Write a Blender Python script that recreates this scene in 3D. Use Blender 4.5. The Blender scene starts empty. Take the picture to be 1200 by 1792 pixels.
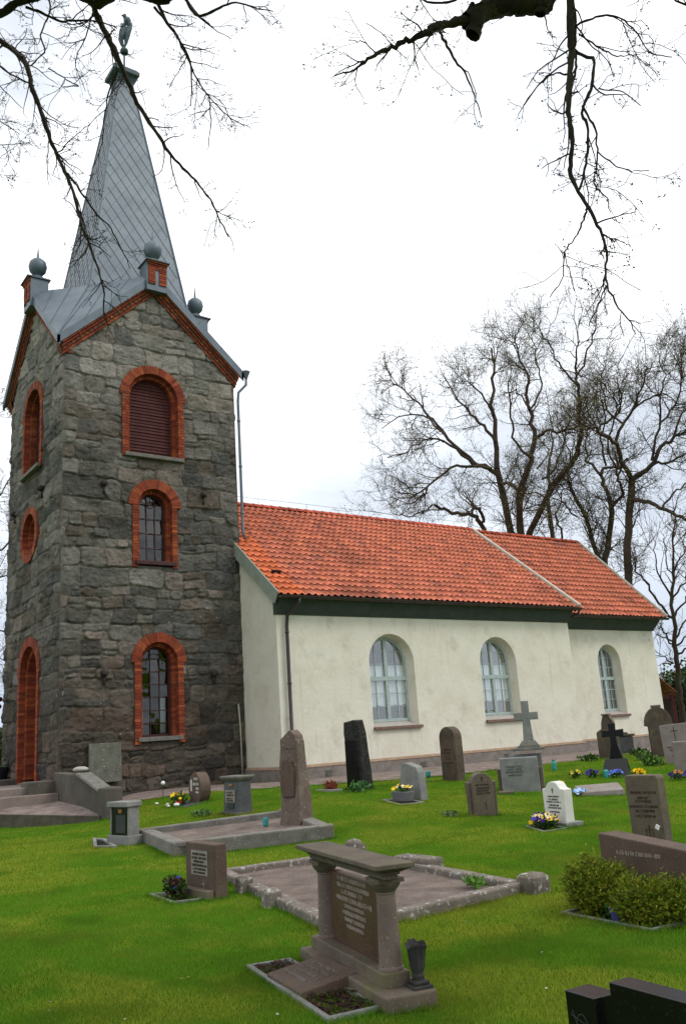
import bpy, bmesh, math, random
import numpy as np
from mathutils import Vector, Matrix
R = math.radians
rng = random.Random(7)
nrng = np.random.default_rng(11)
sc = bpy.context.scene
# ------------------------------------------------------------------ camera
CAMH = 1.5
yaw, pitch, roll, FPX = 0.6307, 0.2512, -0.068, 1532.5
cam = bpy.data.cameras.new('camera'); co = bpy.data.objects.new('camera', cam); sc.collection.objects.link(co)
fw = Vector((math.sin(yaw)*math.cos(pitch), math.cos(yaw)*math.cos(pitch), math.sin(pitch)))
rt0 = Vector((math.cos(yaw), -math.sin(yaw), 0)); up0 = rt0.cross(fw)
rt = rt0*math.cos(roll)+up0*math.sin(roll); up = -rt0*math.sin(roll)+up0*math.cos(roll)
mw = Matrix((rt, up, -fw)).transposed().to_4x4(); mw.translation = Vector((0, 0, CAMH))
co.matrix_world = mw
cam.sensor_fit = 'VERTICAL'; cam.sensor_height = 24.0; cam.lens = FPX/1792*24.0
cam.clip_start = 0.05; cam.clip_end = 2000
sc.camera = co
# ------------------------------------------------------------------ sky, sun, exposure
SUN_EL, SUN_AZ = R(48), R(140)     # azimuth of the sun seen from above, clockwise from +Y
w = bpy.data.worlds.new("World"); sc.world = w; w.use_nodes = True
nt = w.node_tree; nt.nodes.clear()
out = nt.nodes.new('ShaderNodeOutputWorld'); bg = nt.nodes.new('ShaderNodeBackground')
sky = nt.nodes.new('ShaderNodeTexSky'); sky.sky_type = 'NISHITA'; sky.sun_disc = False
sky.sun_elevation = SUN_EL; sky.sun_rotation = SUN_AZ
tc = nt.nodes.new('ShaderNodeTexCoord')
mp = nt.nodes.new('ShaderNodeMapping'); mp.inputs['Scale'].default_value = (1.0, 1.0, 2.6)
nz = nt.nodes.new('ShaderNodeTexNoise'); nz.inputs['Scale'].default_value = 2.3; nz.inputs['Detail'].default_value = 7; nz.inputs['Roughness'].default_value = .55
cr = nt.nodes.new('ShaderNodeValToRGB'); cr.color_ramp.elements[0].position = .26; cr.color_ramp.elements[1].position = .44
cr.color_ramp.elements[0].color = (.55, .55, .55, 1); cr.color_ramp.elements[1].color = (1, 1, 1, 1)
nz2 = nt.nodes.new('ShaderNodeTexNoise'); nz2.inputs['Scale'].default_value = 1.4; nz2.inputs['Detail'].default_value = 5
cr2 = nt.nodes.new('ShaderNodeValToRGB'); cr2.color_ramp.elements[0].color = (8.2, 8.8, 9.8, 1); cr2.color_ramp.elements[1].color = (16.5, 16.8, 17.0, 1)
cr2.color_ramp.elements[0].position = .37; cr2.color_ramp.elements[1].position = .52
mx = nt.nodes.new('ShaderNodeMix'); mx.data_type = 'RGBA'
L = nt.links.new
L(tc.outputs['Generated'], mp.inputs[0]); L(mp.outputs[0], nz.inputs['Vector']); L(mp.outputs[0], nz2.inputs['Vector'])
L(nz.outputs[0], cr.inputs[0]); L(nz2.outputs[0], cr2.inputs[0])
L(cr.outputs[0], mx.inputs[0]); L(sky.outputs[0], mx.inputs[6]); L(cr2.outputs[0], mx.inputs[7])
# towards the horizon the cloud thins to pale blue
sep = nt.nodes.new('ShaderNodeSeparateXYZ'); L(tc.outputs['Generated'], sep.inputs[0])
add_ = nt.nodes.new('ShaderNodeMath'); add_.operation = 'MULTIPLY_ADD'; add_.inputs[1].default_value = -.16; L(nz2.outputs[0], add_.inputs[0]); L(sep.outputs[2], add_.inputs[2])
cr3 = nt.nodes.new('ShaderNodeValToRGB'); cr3.color_ramp.elements[0].position = .0; cr3.color_ramp.elements[1].position = .42
cr3.color_ramp.elements[0].color = (1, 1, 1, 1); cr3.color_ramp.elements[1].color = (0, 0, 0, 1); L(add_.outputs[0], cr3.inputs[0])
mx3 = nt.nodes.new('ShaderNodeMix'); mx3.data_type = 'RGBA'; mx3.inputs[7].default_value = (6.7, 7.6, 9.0, 1)
L(cr3.outputs[0], mx3.inputs[0]); L(mx.outputs[2], mx3.inputs[6])
L(mx3.outputs[2], bg.inputs[0]); bg.inputs[1].default_value = 0.1; L(bg.outputs[0], out.inputs[0])
sun = bpy.data.lights.new('sun', 'SUN'); sun.energy = 1.2; sun.angle = R(14); sun.color = (1, .96, .9)
so = bpy.data.objects.new('sun', sun); sc.collection.objects.link(so)
sd = Vector((math.sin(SUN_AZ)*math.cos(SUN_EL), math.cos(SUN_AZ)*math.cos(SUN_EL), math.sin(SUN_EL)))
so.rotation_euler = sd.to_track_quat('Z', 'Y').to_euler(); so.location = (0, 0, 40)
sc.view_settings.view_transform = 'Standard'; sc.view_settings.look = 'None'
sc.view_settings.exposure = 0.0; sc.view_settings.gamma = 1.0
sc.cycles.max_bounces = 6; sc.cycles.transparent_max_bounces = 8
# ------------------------------------------------------------------ helpers
def s2l(r, g, b):
    return tuple(((c/255)/12.92 if c/255 <= .04045 else ((c/255+.055)/1.055)**2.4) for c in (r, g, b))
def ss(t):
    t = np.clip(t, 0, 1); return t*t*(3-2*t)
def gz(x, y):
    x = np.asarray(x, float); y = np.asarray(y, float)
    return .43*ss((y-5)/14.5)*ss((x-5.8)/4.2)-.15*ss((x-24)/8)
def ray(px, py):
    return fw+rt*((px-600)/FPX)-up*((py-896)/FPX)
def at_depth(px, py, d):
    """point seen at that pixel of the photograph, d metres in front of the lens plane"""
    return Vector((0, 0, CAMH))+ray(px, py)*d
_T = nrng.random((512, 512))
def vn(x, y, s=0):
    x = np.asarray(x, float)+s*17.13; y = np.asarray(y, float)+s*31.7
    xi = np.floor(x).astype(int); yi = np.floor(y).astype(int); fx = x-xi; fy = y-yi
    fx = fx*fx*(3-2*fx); fy = fy*fy*(3-2*fy)
    a = _T[xi % 512, yi % 512]; b = _T[(xi+1) % 512, yi % 512]; c = _T[xi % 512, (yi+1) % 512]; d = _T[(xi+1) % 512, (yi+1) % 512]
    return (a*(1-fx)+b*fx)*(1-fy)+(c*(1-fx)+d*fx)*fy
def fbm(x, y, s=0, o=4):
    r = 0; a = .5
    for i in range(o):
        r = r+a*vn(x, y, s+i); x = x*2.03; y = y*2.03; a *= .5
    return r
class MB:
    """collects geometry for one mesh object"""
    def __init__(s): s.v = []; s.f = []; s.c = []; s.use_c = False; s.col = (1, 1, 1)
    def add(s, vs, fs, col=None):
        n = len(s.v); s.v.extend([tuple(p) for p in vs]); s.f.extend([tuple(i+n for i in f) for f in fs])
        if col is not None: s.use_c = True
        s.c.extend([(col or s.col)]*len(vs)); return s
    def box(s, c, d, rot=None, col=None):
        hx, hy, hz = d[0]/2, d[1]/2, d[2]/2
        P = [Vector((x, y, z)) for x in (-hx, hx) for y in (-hy, hy) for z in (-hz, hz)]
        if rot is not None: P = [rot @ p for p in P]
        c = Vector(c)
        return s.add([p+c for p in P], [(0, 1, 3, 2), (4, 6, 7, 5), (0, 4, 5, 1), (2, 3, 7, 6), (0, 2, 6, 4), (1, 5, 7, 3)], col)
    def hexa(s, P, col=None):
        """8 corners: bottom ring of 4 then top ring of 4"""
        return s.add(P, [(3, 2, 1, 0), (4, 5, 6, 7), (0, 1, 5, 4), (1, 2, 6, 5), (2, 3, 7, 6), (3, 0, 4, 7)], col)
    def quad(s, a, b, c, d, col=None): return s.add([a, b, c, d], [(0, 1, 2, 3)], col)
    def tube(s, pts, rad, n=6, col=None, cap=True):
        pts = [Vector(p) for p in pts]; m = len(pts)
        if not hasattr(rad, '__len__'): rad = [rad]*m
        vs = []; fs = []
        t0 = (pts[1]-pts[0]).normalized(); a = t0.orthogonal().normalized()
        for i in range(m):
            t = (pts[min(i+1, m-1)]-pts[max(i-1, 0)])
            t = t.normalized() if t.length > 1e-9 else t0
            a = (a-t*a.dot(t)); a = a.normalized() if a.length > 1e-6 else t.orthogonal().normalized()
            b = t.cross(a)
            for k in range(n):
                an = 2*math.pi*k/n
                vs.append(pts[i]+(a*math.cos(an)+b*math.sin(an))*rad[i])
        for i in range(m-1):
            for k in range(n):
                fs.append((i*n+k, i*n+(k+1) % n, (i+1)*n+(k+1) % n, (i+1)*n+k))
        if cap: fs.append(tuple(range(n))[::-1]); fs.append(tuple((m-1)*n+k for k in range(n)))
        return s.add(vs, fs, col)
    def lathe(s, prof, c=(0, 0, 0), n=20, col=None, rot0=0, cap=True):
        c = Vector(c); vs = []; fs = []
        for r, z in prof:
            for k in range(n):
                an = 2*math.pi*k/n+rot0; vs.append(c+Vector((r*math.cos(an), r*math.sin(an), z)))
        m = len(prof)
        for i in range(m-1):
            for k in range(n): fs.append((i*n+k, i*n+(k+1) % n, (i+1)*n+(k+1) % n, (i+1)*n+k))
        if cap: fs.append(tuple(range(n))[::-1]); fs.append(tuple((m-1)*n+k for k in range(n)))
        return s.add(vs, fs, col)
    def prism(s, prof, y0, y1, col=None):
        """outline (x,z) counter-clockwise seen from -y, pushed from y0 to y1"""
        n = len(prof)
        vs = [(x, y0, z) for x, z in prof]+[(x, y1, z) for x, z in prof]
        fs = [tuple(range(n)), tuple(range(2*n-1, n-1, -1))]+[(i, i+n, (i+1) % n+n, (i+1) % n) for i in range(n)]
        return s.add(vs, fs, col)
    def sphere(s, c, r, n=12, m=8, sc_=(1, 1, 1), col=None):
        c = Vector(c); vs = []; fs = []
        for i in range(m+1):
            ph = math.pi*i/m
            for k in range(n):
                an = 2*math.pi*k/n
                vs.append(c+Vector((r*math.sin(ph)*math.cos(an)*sc_[0], r*math.sin(ph)*math.sin(an)*sc_[1], r*math.cos(ph)*sc_[2])))
        for i in range(m):
            for k in range(n): fs.append((i*n+k, (i+1)*n+k, (i+1)*n+(k+1) % n, i*n+(k+1) % n))
        return s.add(vs, fs, col)
    def build(s, name, mat, parent=None, off=None, bevel=0, smooth=False, seg=2, angle=None):
        me = bpy.data.meshes.new(name)
        V = s.v
        if off is not None:
            o = Vector(off); V = [tuple(Vector(p)-o) for p in s.v]
        me.from_pydata(V, [], s.f)
        if s.use_c:
            at = me.color_attributes.new('Col', 'FLOAT_COLOR', 'POINT')
            arr = np.ones((len(s.v), 4)); arr[:, :3] = np.array(s.c); at.data.foreach_set('color', arr.ravel())
        bm = bmesh.new(); bm.from_mesh(me); bmesh.ops.recalc_face_normals(bm, faces=bm.faces)
        bm.to_mesh(me); bm.free()
        return finish(me, name, mat, parent, bevel, smooth, seg)
def finish(me, name, mat, parent=None, bevel=0, smooth=False, seg=2):
    me.materials.append(mat)
    o = bpy.data.objects.new(name, me); sc.collection.objects.link(o)
    if smooth: me.polygons.foreach_set('use_smooth', [True]*len(me.polygons))
    if parent is not None: o.parent = parent
    if bevel:
        b = o.modifiers.new('bevel', 'BEVEL'); b.width = bevel; b.segments = seg; b.limit_method = 'ANGLE'; b.angle_limit = R(35)
    return o
def np_mesh(name, V, F, mat, parent=None, col=None, smooth=False, off=None):
    """fast mesh from numpy arrays; F is (n,k)"""
    V = np.asarray(V, float)
    if off is not None: V = V-np.array(off)[None, :]
    F = np.asarray(F, np.int32); n, k = F.shape
    me = bpy.data.meshes.new(name)
    me.vertices.add(len(V)); me.vertices.foreach_set('co', V.astype(np.float32).ravel())
    me.loops.add(n*k); me.loops.foreach_set('vertex_index', F.ravel())
    me.polygons.add(n); me.polygons.foreach_set('loop_start', np.arange(0, n*k, k, dtype=np.int32))
    try: me.polygons.foreach_set('loop_total', np.full(n, k, np.int32))
    except Exception: pass
    me.update(calc_edges=True); me.validate()
    if col is not None:
        at = me.color_attributes.new('Col', 'FLOAT_COLOR', 'POINT')
        a = np.ones((len(V), 4)); a[:, :3] = col; at.data.foreach_set('color', a.astype(np.float32).ravel())
    return finish(me, name, mat, parent, 0, smooth)
def thing(name, label, cat, loc=(0, 0, 0), rz=0, group=None):
    o = bpy.data.objects.new(name, None); o.empty_display_size = .2; sc.collection.objects.link(o)
    o.location = loc; o.rotation_euler = (0, 0, rz); return tag(o, label, cat, group)
def tag(o, label, cat, group=None):
    o['label'] = label; o['category'] = cat
    if group: o['group'] = group
    return o
def struct(o, kind='structure'): o['kind'] = kind; return o
# ------------------------------------------------------------------ materials
def mat(name, cols, scale=4, rough=.85, bump=0, bscale=60, attr=False, stops=(.3, .7), spec=.3, metal=0, speck=None, stain=None, detail=6, coord='Object', stretch=None, bdist=.02, streak=None):
    """noise between colours; speck=(colour, scale, threshold) small grains; stain=(colour, scale, threshold, softness) lichen or dirt patches"""
    m = bpy.data.materials.new(name); m.use_nodes = True; t = m.node_tree; N = t.nodes; K = t.links.new
    p = N['Principled BSDF']; p.inputs['Roughness'].default_value = rough; p.inputs['Specular IOR Level'].default_value = spec; p.inputs['Metallic'].default_value = metal
    tc = N.new('ShaderNodeTexCoord'); v = tc.outputs[coord]
    if stretch:
        mp = N.new('ShaderNodeMapping'); mp.inputs['Scale'].default_value = stretch; K(v, mp.inputs[0]); v = mp.outputs[0]
    n = N.new('ShaderNodeTexNoise'); n.inputs['Scale'].default_value = scale; n.inputs['Detail'].default_value = detail; n.inputs['Roughness'].default_value = .6; K(v, n.inputs['Vector'])
    r = N.new('ShaderNodeValToRGB'); e = r.color_ramp.elements
    e[0].position, e[1].position = stops; e[0].color = (*cols[0], 1); e[1].color = (*cols[-1], 1)
    for i, c in enumerate(cols[1:-1]):
        q = e.new(stops[0]+(stops[1]-stops[0])*(i+1)/(len(cols)-1)); q.color = (*c, 1)
    K(n.outputs[0], r.inputs[0]); c = r.outputs[0]
    if attr:
        a = N.new('ShaderNodeAttribute'); a.attribute_name = 'Col'
        mm = N.new('ShaderNodeMix'); mm.data_type = 'RGBA'; mm.blend_type = 'MULTIPLY'; mm.inputs[0].default_value = 1
        K(c, mm.inputs[6]); K(a.outputs['Color'], mm.inputs[7]); c = mm.outputs[2]
    for spk in ([speck] if speck and not isinstance(speck, list) else (speck or [])):
        col, s_, th = spk
        n2 = N.new('ShaderNodeTexNoise'); n2.inputs['Scale'].default_value = s_; n2.inputs['Detail'].default_value = 2; K(v, n2.inputs['Vector'])
        q = N.new('ShaderNodeValToRGB'); q.color_ramp.elements[0].position = th; q.color_ramp.elements[1].position = min(th+.06, 1)
        K(n2.outputs[0], q.inputs[0]); mm = N.new('ShaderNodeMix'); mm.data_type = 'RGBA'
        K(q.outputs[0], mm.inputs[0]); K(c, mm.inputs[6]); mm.inputs[7].default_value = (*col, 1); c = mm.outputs[2]
    for st in ([stain] if stain and not isinstance(stain, list) else (stain or [])):
        col, s_, th, sf = st
        n2 = N.new('ShaderNodeTexNoise'); n2.inputs['Scale'].default_value = s_; n2.inputs['Detail'].default_value = 8; n2.inputs['Roughness'].default_value = .65; K(v, n2.inputs['Vector'])
        q = N.new('ShaderNodeValToRGB'); q.color_ramp.elements[0].position = th; q.color_ramp.elements[1].position = min(th+sf, 1)
        K(n2.outputs[0], q.inputs[0]); mm = N.new('ShaderNodeMix'); mm.data_type = 'RGBA'
        K(q.outputs[0], mm.inputs[0]); K(c, mm.inputs[6]); mm.inputs[7].default_value = (*col, 1); c = mm.outputs[2]
    if streak:      # thin run-off marks: (colour, scale across, scale down, threshold, softness)
        col, sx, sz, th, sf = streak
        mp2 = N.new('ShaderNodeMapping'); mp2.inputs['Scale'].default_value = (sx, sx, sz); K(tc.outputs[coord], mp2.inputs[0])
        n2 = N.new('ShaderNodeTexNoise'); n2.inputs['Scale'].default_value = 1; n2.inputs['Detail'].default_value = 5; n2.inputs['Roughness'].default_value = .6; K(mp2.outputs[0], n2.inputs['Vector'])
        q = N.new('ShaderNodeValToRGB'); q.color_ramp.elements[0].position = th; q.color_ramp.elements[1].position = min(th+sf, 1); q.color_ramp.elements[1].color = (.6, .6, .6, 1)
        K(n2.outputs[0], q.inputs[0]); mm = N.new('ShaderNodeMix'); mm.data_type = 'RGBA'
        K(q.outputs[0], mm.inputs[0]); K(c, mm.inputs[6]); mm.inputs[7].default_value = (*col, 1); c = mm.outputs[2]
    K(c, p.inputs['Base Color'])
    if bump:
        b = N.new('ShaderNodeTexNoise'); b.inputs['Scale'].default_value = bscale; b.inputs['Detail'].default_value = 6; K(v, b.inputs['Vector'])
        bn = N.new('ShaderNodeBump'); bn.inputs['Strength'].default_value = bump; bn.inputs['Distance'].default_value = bdist
        K(b.outputs[0], bn.inputs['Height']); K(bn.outputs[0], p.inputs['Normal'])
    return m
WHITE = (1, 1, 1)
M = {}
M['stone'] = mat('rubble_stone', [(.70, .685, .66), (.93, .915, .89), (1.13, 1.11, 1.08)], 9, .92, .9, 38, attr=True, speck=[((.34, .33, .30), 14, .70), ((.028, .026, .024), 11, .70)], stain=[((.50, .50, .46), 5.2, .735, .03), ((.17, .14, .045), 3.1, .69, .06), ((.05, .045, .04), 1.3, .62, .2)], bdist=.04)
M['brick'] = mat('brick', [(.7, .7, .7), (1, 1, 1), (1.25, 1.2, 1.15)], 9, .9, .5, 70, attr=True, stain=[((.26, .18, .05), 3.5, .72, .12), ((.07, .045, .03), 1.6, .56, .3)])
M['plaster'] = mat('lime_plaster', [s2l(206, 200, 180), s2l(216, 211, 194), s2l(223, 219, 204)], 1.3, .95, .35, 9, stops=(.25, .75), stain=[(s2l(182, 178, 160), 1.9, .55, .3), (s2l(194, 186, 166), .9, .60, .22), (s2l(215, 214, 196), 5.0, .63, .12), (s2l(160, 155, 140), 18, .72, .05)], bdist=.03, streak=(s2l(182, 175, 156), 5.5, .55, .58, .25))
M['plaster_stain'] = mat('lime_plaster_ochre', [s2l(190, 180, 125), s2l(205, 200, 160)], 5, .95, .3, 30)
M['plinth'] = mat('plinth_granite', [s2l(105, 97, 90), s2l(140, 130, 122)], 3, .9, .4, 40, speck=((.4, .38, .36), 60, .62), stain=((.05, .05, .045), 2.2, .6, .2))
M['plinth_top'] = mat('plinth_render', [s2l(128, 104, 84), s2l(158, 134, 112)], 6, .9, .3, 50)
M['tile'] = mat('clay_pantile', [(.8, .78, .76), (1, 1, 1), (1.12, 1.1, 1.05)], 2.5, .78, .25, 60, attr=True, stain=[((.16, .10, .08), 1.1, .60, .16), ((.20, .15, .055), 3.3, .66, .1), ((.09, .075, .065), 9, .70, .05)])
M['metal'] = mat('grey_blue_sheet', [s2l(76, 88, 98), s2l(90, 102, 112), s2l(102, 114, 123)], 1.4, .5, .12, 14, spec=.5, metal=.15, stain=((.2, .18, .13), 6, .72, .06))
M['metal_dark'] = mat('dark_seam_metal', [s2l(62, 72, 80), s2l(78, 88, 96)], 3, .5, 0, spec=.5, metal=.2)
M['verdigris'] = mat('weathered_metal', [s2l(54, 70, 76), s2l(78, 90, 95)], 4, .6, .2, 20, metal=.2)
M['gutter'] = mat('dark_brown_gutter', [s2l(44, 33, 30), s2l(62, 46, 42)], 6, .45, 0, spec=.5)
M['cornice'] = mat('green_grey_cornice', [s2l(56, 66, 60), s2l(72, 81, 75)], 3, .8, .15, 20)
M['verge'] = mat('green_grey_board', [s2l(128, 138, 126), s2l(150, 158, 146)], 4, .8, .15, 30)
M['whitemetal'] = mat('pale_verge_metal', [s2l(165, 165, 150), s2l(196, 194, 180)], 6, .7, .1, 30)
M['frame'] = mat('pale_green_paint', [s2l(150, 166, 162), s2l(176, 188, 184)], 12, .6, .1, 60)
M['frame_red'] = mat('dark_red_paint', [s2l(52, 26, 26), s2l(70, 36, 34)], 12, .6, .1, 60)
M['louvre'] = mat('dark_red_boards', [s2l(62, 30, 28), s2l(84, 42, 38)], 9, .8, .2, 60, stretch=(1, 1, .2))
M['sill'] = mat('grey_sill_stone', [s2l(92, 90, 84), s2l(125, 122, 114)], 8, .9, .3, 60)
M['sill_wood'] = mat('weathered_sill', [s2l(150, 142, 134), s2l(178, 172, 164)], 14, .85, .3, 60)
M['sill_edge'] = mat('sill_brick_edge', [s2l(104, 82, 72), s2l(130, 106, 95)], 10, .9, .2, 60)
M['curtain'] = mat('white_curtain', [s2l(226, 230, 230), s2l(244, 247, 247)], 3, .9)
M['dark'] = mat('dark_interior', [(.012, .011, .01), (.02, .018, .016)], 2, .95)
M['iron'] = mat('black_iron', [(.02, .016, .014), (.05, .035, .028)], 10, .7, .2, 40)
M['pipe'] = mat('grey_downpipe', [s2l(90, 99, 107), s2l(110, 118, 126)], 3, .5, 0, spec=.5, metal=.1)
M['cable'] = mat('pale_conduit', [s2l(150, 150, 132), s2l(176, 174, 160)], 6, .7)
def glassmat(name, refl, tint=(.9, .95, .95), bump=.0):
    m = bpy.data.materials.new(name); m.use_nodes = True; t = m.node_tree; N = t.nodes; K = t.links.new
    N.remove(N['Principled BSDF']); o = N['Material Output']
    tr = N.new('ShaderNodeBsdfTransparent'); tr.inputs[0].default_value = (*tint, 1)
    gl = N.new('ShaderNodeBsdfGlossy'); gl.inputs['Roughness'].default_value = .03; gl.inputs[0].default_value = (.95, .92, .86, 1); mx = N.new('ShaderNodeMixShader')
    fr = N.new('ShaderNodeLayerWeight'); fr.inputs[0].default_value = .25
    ma = N.new('ShaderNodeMath'); ma.operation = 'MULTIPLY_ADD'; ma.inputs[1].default_value = .8; ma.inputs[2].default_value = refl; ma.use_clamp = True
    K(fr.outputs['Fresnel'], ma.inputs[0]); K(ma.outputs[0], mx.inputs[0]); K(tr.outputs[0], mx.inputs[1]); K(gl.outputs[0], mx.inputs[2]); K(mx.outputs[0], o.inputs[0])
    if bump:
        tc = N.new('ShaderNodeTexCoord'); n = N.new('ShaderNodeTexNoise'); n.inputs['Scale'].default_value = 2.2; n.inputs['Detail'].default_value = 1; K(tc.outputs['Object'], n.inputs['Vector'])
        b = N.new('ShaderNodeBump'); b.inputs['Strength'].default_value = bump; b.inputs['Distance'].default_value = .2; K(n.outputs[0], b.inputs['Height']); K(b.outputs[0], gl.inputs['Normal'])
    return m
M['glass'] = glassmat('window_glass', .30, bump=.06)
M['glass_old'] = glassmat('old_leaded_glass', .07, tint=(.6, .65, .65), bump=.12)
# ================================================================== THE SETTING: lawn, path, terrace gravel
def ring_ground():
    # one sheet: fine grid near, coarse to the horizon
    xs = np.unique(np.concatenate([np.linspace(-600, -30, 20), np.linspace(-30, 60, 226), np.linspace(60, 900, 24)]))
    ys = np.unique(np.concatenate([np.linspace(-300, -15, 14), np.linspace(-15, 60, 188), np.linspace(60, 1200, 28)]))
    X, Y = np.meshgrid(xs, ys, indexing='ij')
    Z = gz(X, Y)+(.02*(fbm(X*.7, Y*.7, 3)-.47))*ss((40-np.hypot(X, Y))/30)
    V = np.stack([X.ravel(), Y.ravel(), Z.ravel()], 1)
    nx, ny = len(xs), len(ys); i, j = np.meshgrid(np.arange(nx-1), np.arange(ny-1), indexing='ij')
    a = (i*ny+j).ravel(); F = np.stack([a, a+ny, a+ny+1, a+1], 1)
    return V, F
M['lawn'] = mat('lawn', [(.055, .125, .008), (.08, .16, .010), (.13, .17, .018)], .9, 1.0, 1.0, 55, stops=(.32, .68), spec=.0, stain=[((.15, .15, .022), .8, .60, .2), ((.03, .10, .006), 2.4, .62, .2)], bdist=.05)
V, F = ring_ground(); lawn = struct(np_mesh('ground', V, F, M['lawn'], smooth=True))
def lawncol(x, y):
    """colour of the grass itself: deep green with straw-coloured, thinner patches"""
    a = fbm(x*.8+y*.25, y*.45-x*.1, 21, 4); b = fbm(x*2.7, y*2.7, 31, 3)
    t = ss((a-.44)/.14)*.7+ss((b-.47)/.16)*.45
    t = np.clip(t, 0, 1)[:, None]
    dk = ss((fbm(x*1.3+9, y*1.3, 51, 3)-.50)/.12)[:, None]*.28
    c = (np.array([.140, .315, .018])*(1-t)+np.array([.37, .405, .042])*t)*(1-dk)
    return c
# areas without grass: footprints in world coordinates (convex polygons)
NOGRASS = []
def inside_poly(x, y, P):
    ok = np.ones(len(x), bool); n = len(P)
    ar = sum(P[i][0]*P[(i+1) % n][1]-P[(i+1) % n][0]*P[i][1] for i in range(n)); s = 1 if ar > 0 else -1
    for i in range(n):
        (x0, y0), (x1, y1) = P[i], P[(i+1) % n]
        ok &= s*((x1-x0)*(y-y0)-(y1-y0)*(x-x0)) >= 0
    return ok
PATH_EDGE = [(8.05, 21.35), (8.75, 20.95), (10.16, 19.67), (11.32, 18.83), (12.6, 18.0), (14.24, 17.2), (16.9, 17.15), (19.7, 17.3), (22.8, 17.6), (27, 18.1), (33, 19), (40, 22)]
PATH_IN = [(8.05, 23.0), (9, 23.0), (10.2, 23.0), (11.4, 23.0), (12.6, 21.0), (14.3, 21.0), (17, 21.0), (20, 21.0), (23, 21.0), (27, 22.2), (33, 25), (38, 30)]
m = MB(); sub = 8
for i in range(len(PATH_EDGE)-1):
    NOGRASS.append([PATH_EDGE[i], PATH_EDGE[i+1], PATH_IN[i+1], PATH_IN[i]])
V = []; F = []; nn = 0
ns = 60; nw = 10
def lerp_list(Ls, t):
    t = t*(len(Ls)-1); i = min(int(t), len(Ls)-2); f = t-i
    return (Ls[i][0]*(1-f)+Ls[i+1][0]*f, Ls[i][1]*(1-f)+Ls[i+1][1]*f)
for i in range(ns+1):
    a = lerp_list(PATH_EDGE, i/ns); b = lerp_list(PATH_IN, i/ns)
    for j in range(nw+1):
        t = j/nw; x = a[0]*(1-t)+b[0]*t; y = a[1]*(1-t)+b[1]*t
        V.append((x, y, float(gz(x, y))+.018+.02*(1 if j else 0)))
for i in range(ns):
    for j in range(nw):
        k = i*(nw+1)+j; F.append((k, k+1, k+nw+2, k+nw+1))
M['gravel'] = mat('pink_gravel', [s2l(104, 90, 84), s2l(130, 114, 107), s2l(152, 136, 129)], 3, .95, .8, 120, speck=[((.10, .085, .08), 55, .62), ((.50, .46, .44), 70, .64)])
M['plot_gravel'] = mat('brownish_plot_gravel', [s2l(92, 80, 73), s2l(116, 102, 94), s2l(138, 124, 115)], 3, .95, .8, 120, speck=[((.08, .07, .062), 55, .62), ((.40, .37, .35), 70, .65)])
struct(np_mesh('gravel_path', V, F, M['gravel']))
# gravel terrace below the west door, kept by a low stone edge
m = MB(); TE = [(7.2, 19.45, .19), (5.72, 22.0, .30), (5.30, 22.6, .33)]
m.add([TE[0], TE[1], (5.3, 22.6, .33), (6.2, 22.6, .46), (7.3, 22.6, .47), (7.3, 20.6, .36)], [(0, 1, 5), (1, 3, 4), (1, 4, 5), (1, 2, 3)]); o = struct(m.build('gravel_terrace', M['gravel']))
NOGRASS += [[(7.35, 19.35), (7.35, 31), (5.2, 22.7), (5.62, 21.95)], [(7.35, 31), (1.9, 31), (1.9, 22.3), (7.35, 22.3)]]
NOGRASS += [[(7.15, 19.2), (7.66, 19.2), (7.8, 23), (7.15, 23)], [(7, 22.8), (13, 22.8), (13, 29), (7, 29)], [(12.6, 20.8), (32, 20.8), (32, 31), (12.6, 31)]]
# ================================================================== THE CHURCH
TX0, TX1, TY0, TY1 = 7.31, 12.72, 22.85, 28.05
TCX, TCY = 10.01, 25.45
ZC, ZA = 12.54, 15.03           # height of wall at the corners and at the gable peaks (under the brick)
church = thing('church', 'church with rubble stone tower, grey metal spire and cream nave under red tiles', 'church', (TCX, TCY, .43))
CO = (TCX, TCY, .43)
FM = {'S': lambda u, z, d: (u, TY0-d, z), 'W': lambda u, z, d: (TX0-d, u, z), 'N': lambda u, z, d: (u, TY1+d, z), 'E': lambda u, z, d: (TX1+d, u, z)}
def part(mb, name, m, parent=church, **k): return mb.build(name, m, parent, CO, **k)
def fbox(mb, f, u0, u1, z0, z1, d0, d1, col=None):
    g = FM[f]
    mb.hexa([g(u0, z0, d0), g(u1, z0, d0), g(u1, z1, d0), g(u0, z1, d0), g(u0, z0, d1), g(u1, z0, d1), g(u1, z1, d1), g(u0, z1, d1)], col)
def fpoly4(mb, f, q, d0, d1, col=None):
    g = FM[f]; mb.hexa([g(u, z, d0) for u, z in q]+[g(u, z, d1) for u, z in q], col)
# openings of the tower: face, centre u, bottom z, spring z, clear half width, ring outer half width on the jambs, ring outer radius of arch
OPEN = {
 ('S', 'lou'): dict(c=9.97, zb=9.72, zs=11.60, r=.78, j=.965, ro=1.03),
 ('S', 'mid'): dict(c=9.98, zb=6.50, zs=8.28, r=.52, j=.68, ro=.80),
 ('S', 'low'): dict(c=10.05, zb=1.68, zs=3.84, r=.55, j=.72, ro=.81),
 ('W', 'lou'): dict(c=25.52, zb=9.72, zs=11.60, r=.78, j=.965, ro=1.03),
 ('W', 'door'): dict(c=25.36, zb=.83, zs=3.76, r=.80, j=.97, ro=1.06),
}
OCU = dict(c=25.62, z=7.86, r=.62, ro=.84)
PAL = np.array([s2l(104, 102, 97), s2l(94, 92, 87), s2l(82, 80, 75), s2l(116, 113, 107), s2l(124, 121, 115), s2l(124, 115, 107), s2l(98, 90, 81), s2l(88, 88, 86), s2l(108, 105, 97)])
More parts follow.
